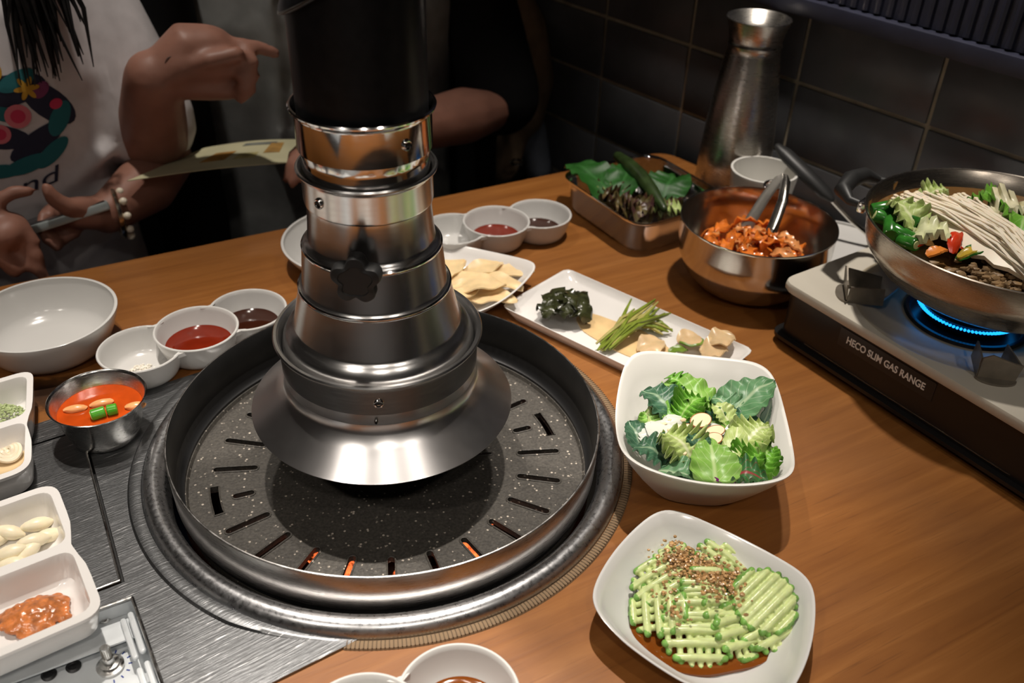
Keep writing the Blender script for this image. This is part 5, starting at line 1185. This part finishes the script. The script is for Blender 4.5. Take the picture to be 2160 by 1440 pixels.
PX = [ # s, z, a, b, rot, colour, layer
 (-.136, .118, .030, .0105, .45, 'navy', 1), (-.118, .152, .030, .014, -.9, 'navy', 1), (-.150, .170, .034, .014, .1, 'navy', 1), (-.170, .130, .030, .012, -.3, 'navy', 1),
 (-.112, .135, .018, .009, 1.0, 'teal', 2), (-.126, .104, .020, .008, .6, 'teal', 2), (-.150, .098, .022, .008, .2, 'teal', 2), (-.140, .178, .018, .008, .3, 'teal', 2), (-.175, .096, .018, .007, -.1, 'teal', 2), (-.158, .150, .013, .007, -.4, 'teal', 2),
 (-.147, .146, .0115, .0115, 0, 'rose', 3), (-.147, .146, .0065, .0065, 0, 'pink', 4), (-.166, .132, .0095, .0095, 0, 'rose', 3), (-.166, .132, .0055, .0055, 0, 'pink', 4),
 (-.122, .166, .009, .006, .7, 'violet', 3), (-.112, .150, .006, .005, .2, 'pink', 3), (-.158, .190, .008, .010, .2, 'gold', 3), (-.170, .160, .010, .005, .8, 'gold', 3)]
pr_ = None
PQ = lambda s_, z: (-.150+(s_+.150)*1.25+.040, .140+(z-.140)*1.25+.004)
for s_, z, a_, b_, rot, col, lay in PX:
    P, F = disc(PQ(s_, z), a_*1.25, b_*1.25, rot); decal(P, F, .0006+.0003*lay, 'print_shape', dm[col], sp1)
for k in range(6):
    t = 2*PI*k/6; P, F = disc((PQ(-.1335, .170)[0]+.007*math.cos(t), PQ(-.1335, .170)[1]+.007*math.sin(t)), .0072, .0030, t, 12, 2); decal(P, F, .0022, 'print_petal', dm['gold'], sp1)
V, F = textmesh('end', .036, 0, 0)
P = [(-.112+v.x*1.3+.25*v.y, .066+v.y*.85+.22*v.x) for v in V]; decal(P, F, .0012, 'print_lettering', dm['navy'], sp1)
# --- person in the middle pointing across the table
s2, d2 = .290, .36
hp, hcn2, hrm2 = head(s2, d2-.03, .50)
sh2, el2, wr2 = LP(s2-.205, d2, .26), Vector(((-0.5008, 1.1804, 0.0320))), Vector(((-0.4447, 1.0972, 0.1811)))
sh3, el3, wr3 = LP(s2+.292, d2, .26), Vector(((-0.0283, 1.4682, 0.0242))), Vector(((-0.1979, 1.2444, 0.0592)))
parts = [torso(s2, d2, secs_body(.98))]+hp+[cap([LP(s2, d2+.01, .30), LP(s2, d2-.01, .44)], [.056, .052])]
parts += [cap([sh2, sh2.lerp(el2, .5), el2, el2.lerp(wr2, .35), wr2], [.050, .047, .041, .046, .034])]
parts += [cap([sh3, sh3.lerp(el3, .5), el3, el3.lerp(wr3, .35), wr3], [.050, .047, .041, .044, .030])]
kn1 = Vector(((-0.3809, 1.1280, 0.2158))); hv2 = (kn1-wr2).normalized(); sd = hv2.cross(-ne).normalized()   # sd points up in the picture
if sd.z < 0: sd = -sd
palm_d = wr2.lerp(kn1, .5); parts.append(cap([wr2, Vector((-0.4032, 1.1187, 0.2200)), kn1], [.032, .033, .030], 14, .75))
parts.append(cap([wr2, wr2.lerp(kn1, .5), kn1-hv2*.006-sd*.016], [.031, .039, .040], 16, .72))
parts.append(cap([wr2-sd*.004, palm_d-sd*.030, kn1-sd*.052-hv2*.012], [.026, .030, .026], 14, .75))
ix = Vector(((-0.3103, 1.1569, 0.1973))); parts.append(finger(kn1-ne*.004, ((ix-kn1)+Vector((0, 0, .012)), (ix-kn1), (ix-kn1)-Vector((0, 0, .016))), ((ix-kn1).length*.45, (ix-kn1).length*.31, (ix-kn1).length*.24), .0100))
for k in range(3):
    b = kn1-sd*(.018+.017*k)-hv2*.006*k-ne*.002; L = (.038, .035, .028)[k]
    parts.append(finger(b, (hv2*1-ne*.2-sd*.15, -ne*.9-hv2*.15-sd*.4, -hv2*1-ne*.05-sd*.2), (L*.95, L*.72, L*.6), .0102))
parts.append(finger(wr2+hv2*.035-ne*.022, (hv2-ne*.5-sd*.1, hv2*1-sd*.35), (.038, .032), .0112))
hv3 = (wr3-el3).normalized(); parts.append(cap([wr3, wr3+hv3*.04, wr3+hv3*.085], [.027, .033, .031], 14, .62))
for k in range(4):
    off = (k-1.5)*.015; sdd = hv3.cross(Vector((0, 0, 1))).normalized(); b = wr3+hv3*.088+sdd*off; L = (.036, .042, .040, .030)[k]
    parts.append(finger(b, (hv3, hv3-Vector((0, 0, .5)), hv3*.4-Vector((0, 0, .9))), (L, L*.7, L*.55), .0086))
parts.append(finger(wr3+hv3*.03+hv3.cross(Vector((0, 0, 1))).normalized()*-.024, (hv3*.8-hv3.cross(Vector((0, 0, 1))).normalized()*.6, hv3), (.034, .028), .010))
p2, _ = remeshed('person', parts, .0044, skin, loc=LP(s2, d2, -.30))
T(p2, 'seated person behind the hood in grey top and black overshirt pointing with one hand', 'person')
face(p2, hcn2, hrm2)
ring_t = O('wrist_mark', *xf(ringtube((0, 0, 0), .0085, .0007, 28, 5), Matrix.Translation(wr2.lerp(kn1, .38)+(-ne*.0268+sd*.012)) @ (-ne).to_track_quat('Z', 'Y').to_matrix().to_4x4()), M('ink', (.16, .09, .07), .7), p2)
grey_tee = cloth('grey_cotton', (.20, .205, .20), .2); black_cl = cloth('black_cotton', (.006, .006, .0065))
secs2 = [(-.20, .165, .120, 0), (-.08, .155, .116, -.004), (.05, .158, .118, -.004), (.18, .168, .122, -.002), (.265, .16, .11, .005), (.315, .12, .085, .012), (.330, .08, .065, .015)]
remeshed('grey_top', [torso(s2, d2, secs2), torso(s2+.115, d2+.005, secs2)]+[cap([LP(s2-.05+.03*k, d2-.122, .28), LP(s2-.06+.028*k, d2-.124, .0)], [.007, .010], 8) for k in range(4)], .0075, grey_tee, p2)
ov = []
for sg in (-1, 1): ov.append(loft([[LP(s2+(.280 if sg > 0 else -.190)+(.046 if sg > 0 else .050)*math.cos(t), d2-.028+.112*math.sin(t), z) for t in [2*PI*i/24 for i in range(24)]] for z in (-.22, -.05, .12, .24, .285)], True, True))
ov.append(loft([[LP(s2+.20*math.cos(t), d2+.075+.07*math.sin(t), z) for t in [2*PI*i/24 for i in range(24)]] for z in (-.22, 0, .2, .30)], True, True))
e2s = sh2.lerp(el2, .80); e3s = sh3.lerp(el3, .93)
ov += [cap([LP(s2-.13, d2, .27), sh2, sh2.lerp(el2, .4), e2s], [.060, .068, .070, .064]), cap([LP(s2+.26, d2+.02, .27), sh3, sh3.lerp(el3, .5), e3s], [.055, .066, .066, .066])]
o, _ = remeshed('overshirt', ov, .0075, black_cl, p2); o['label'] = 'open black short-sleeved overshirt'
remeshed('trousers', [cap([LP(s2+.09, d2, -.27), LP(s2+.11, -.06, -.19), LP(s2+.12, -.12, -.23)], [.10, .08, .07]), cap([LP(s2-.09, d2, -.27), LP(s2-.11, -.06, -.19), LP(s2-.12, -.12, -.23)], [.10, .08, .07]), cap([LP(s2+.12, -.12, -.23), LP(s2+.12, -.10, -.68)], [.07, .05]), cap([LP(s2-.12, -.12, -.23), LP(s2-.12, -.10, -.68)], [.07, .05])], .010, cloth('charcoal_cloth', (.028, .028, .032)), p2)
hp_ = [ell(hcn2+Vector((0, 0, .034))+ne*.016, (.084, .096, .094), hrm2), ell(hcn2+ne*.05-Vector((0, 0, .03)), (.072, .05, .07), hrm2)]
remeshed('hair', hp_, .006, hairm, p2, 4)
# phone, menu, jacket
ph = E('phone', (-0.5345, 0.9825, 0.0419), 'slim dark phone with a pale edge held by the person at the left', 'phone')
a, b = Vector((-0.5839, 0.9737, 0.0317)), Vector((-0.4997, 1.0266, 0.0453)); x = (b-a); L = x.length; x.normalize(); y = ne*.93+Vector((0, 0, -.30)); y = (y-x*y.dot(x)).normalized(); z = x.cross(y)
Mp = Matrix.Translation((a+b)/2+y*.030) @ Matrix((x, y, z)).transposed().to_4x4()
O('body', *xf(box((0, 0, 0), (L, .072, .011), 0, .003), Mp), M('phone_case', (.30, .34, .34), .3, .3), ph)
O('screen', *xf(box((0, 0, .0055), (L-.006, .066, .0006), 0, .0002), Mp), M('phone_screen', (.012, .012, .014), .1), ph)
mn = [Vector(((-0.4849, 1.0570, 0.0634))), Vector(((-0.4297, 1.1923, 0.0526))), Vector(((-0.3099, 1.2609, 0.0416))), Vector(((-0.2903, 1.1684, 0.0478)))]
def mf(u, v): p = (mn[0]*(1-u)+mn[3]*u)*(1-v)+(mn[1]*(1-u)+mn[2]*u)*v; p.z += .004*math.sin(PI*u); return p
V, F, UV = sheet(mf, 12, 8, .0009)
me_ = T(O('menu_card', V, F, M('menu_paper', (.50, .47, .30), .6, var=.12, vs=18)), 'pale yellow menu card held flat in front of the pointing person', 'menu')
for (u0, u1, v0, v1), c in (((.30, .46, .30, .62), (.35, .17, .03)), ((.70, .82, .45, .85), (.36, .20, .05)), ((.45, .75, .80, .90), (.16, .17, .15)), ((.52, .66, .3, .5), (.42, .36, .15))):
    V, F, UV = sheet(lambda u, v: mf(u0+(u1-u0)*u, v0+(v1-v0)*v)+Vector((0, 0, .0008)), 4, 3, .0003); O('printed_picture', V, F, M('menu_print', c, .7, var=.3, vs=60), me_)
tan = cloth('tan_canvas', (.26, .18, .115), .25)
jk, _ = remeshed('canvas_jacket', [cap([(-0.0545, 1.6204, 0.1985), (-0.0121, 1.6216, 0.1067), (0.0120, 1.6238, 0.0159), (0.0099, 1.6111, -0.0361)], [.05, .065, .060, .045], 16, .8), cap([(-0.0692, 1.6119, 0.1544), (-0.0348, 1.6316, 0.0285)], [.04, .05]), cap([(-0.0183, 1.6065, -0.0846), (-0.0275, 1.5782, -0.1280)], [.035, .03])], .009, tan)
T(jk, 'tan canvas jacket hanging over the bench back beside the person in the black overshirt', 'jacket')
bg, _ = remeshed('fabric_bag', [cap([(0.0287, 1.6334, -0.0753), (0.0361, 1.6146, -0.1415)], [.030, .034], 14, .8), cap([(-0.0011, 1.6279, -0.0926), (0.0488, 1.6795, -0.1212)], [.03, .03])], .008, cloth('grey_blue_cloth', (.16, .18, .22), .2))
T(bg, 'grey-blue fabric bag lying on the bench next to the tan jacket', 'bag')
o = O('buckle', *ringtube(tuple(Vector(((-0.0035, 1.5228, -0.0954)))), .010, .0025, 24, 6), st_bowl, bg)
# bench behind
bn = E('bench', LP(.1, .5, FZ), 'long black upholstered bench across the table', 'bench')
brz = math.atan2(.497, .868)
O('seat', *box(tuple(LP(-.26, .33, -.385)), (1.66, .50, .10), brz, .02), black_cl, bn)
O('backrest', *box(tuple(LP(-.26, .66, -.02)), (1.66, .10, .70), brz, .03), black_cl, bn)
O('plinth', *box(tuple(LP(-.26, .36, (FZ-.435)/2)), (1.60, .42, -.435-FZ), brz), black_pl, bn, smooth=False)

# ------------------------------------------------------------------ ceiling lamps far down the room, and fill lamps added behind the camera
def downlight(x, y, e, label, r=.05):
    o = E('room_or_fill_lamp', (x, y, CZ-.03), label, 'lamp')
    O('housing', *lathe([(r+.012, .03), (r+.014, .0), (r, -.002), (r, .012), (r*.9, .028), (0, .028)], (x, y, CZ-.03), 32), black_pl, o)
    O('lens', *lathe([(0, .008), (r*.94, .008), (r*.94, .012), (0, .012)], (x, y, CZ-.03), 32), lampm, o)
    l = bpy.data.lights.new('lamp_light', 'SPOT'); lo = bpy.data.objects.new('lamp_light', l); sc.collection.objects.link(lo)
    lo.location = (x, y, CZ-.05); l.energy = e; l.color = WARM; l.spot_size = math.radians(110); l.spot_blend = .8; l.shadow_soft_size = r
for x, y, e, lab in ((-1.35, 2.6, 14, 'round ceiling lamp above the far left of the room'), (-1.05, 2.75, 14, 'round ceiling lamp beside the far left one'), (-.1, 2.6, 20, 'round ceiling lamp at the far end of the room'), (-.75, -.55, 34, 'unseen fill lamp added behind the camera at the left'), (.15, -.8, 34, 'unseen fill lamp added right behind the camera'), (.8, -.5, 22, 'unseen fill lamp added behind the camera at the right')):
    downlight(x, y, e, lab)
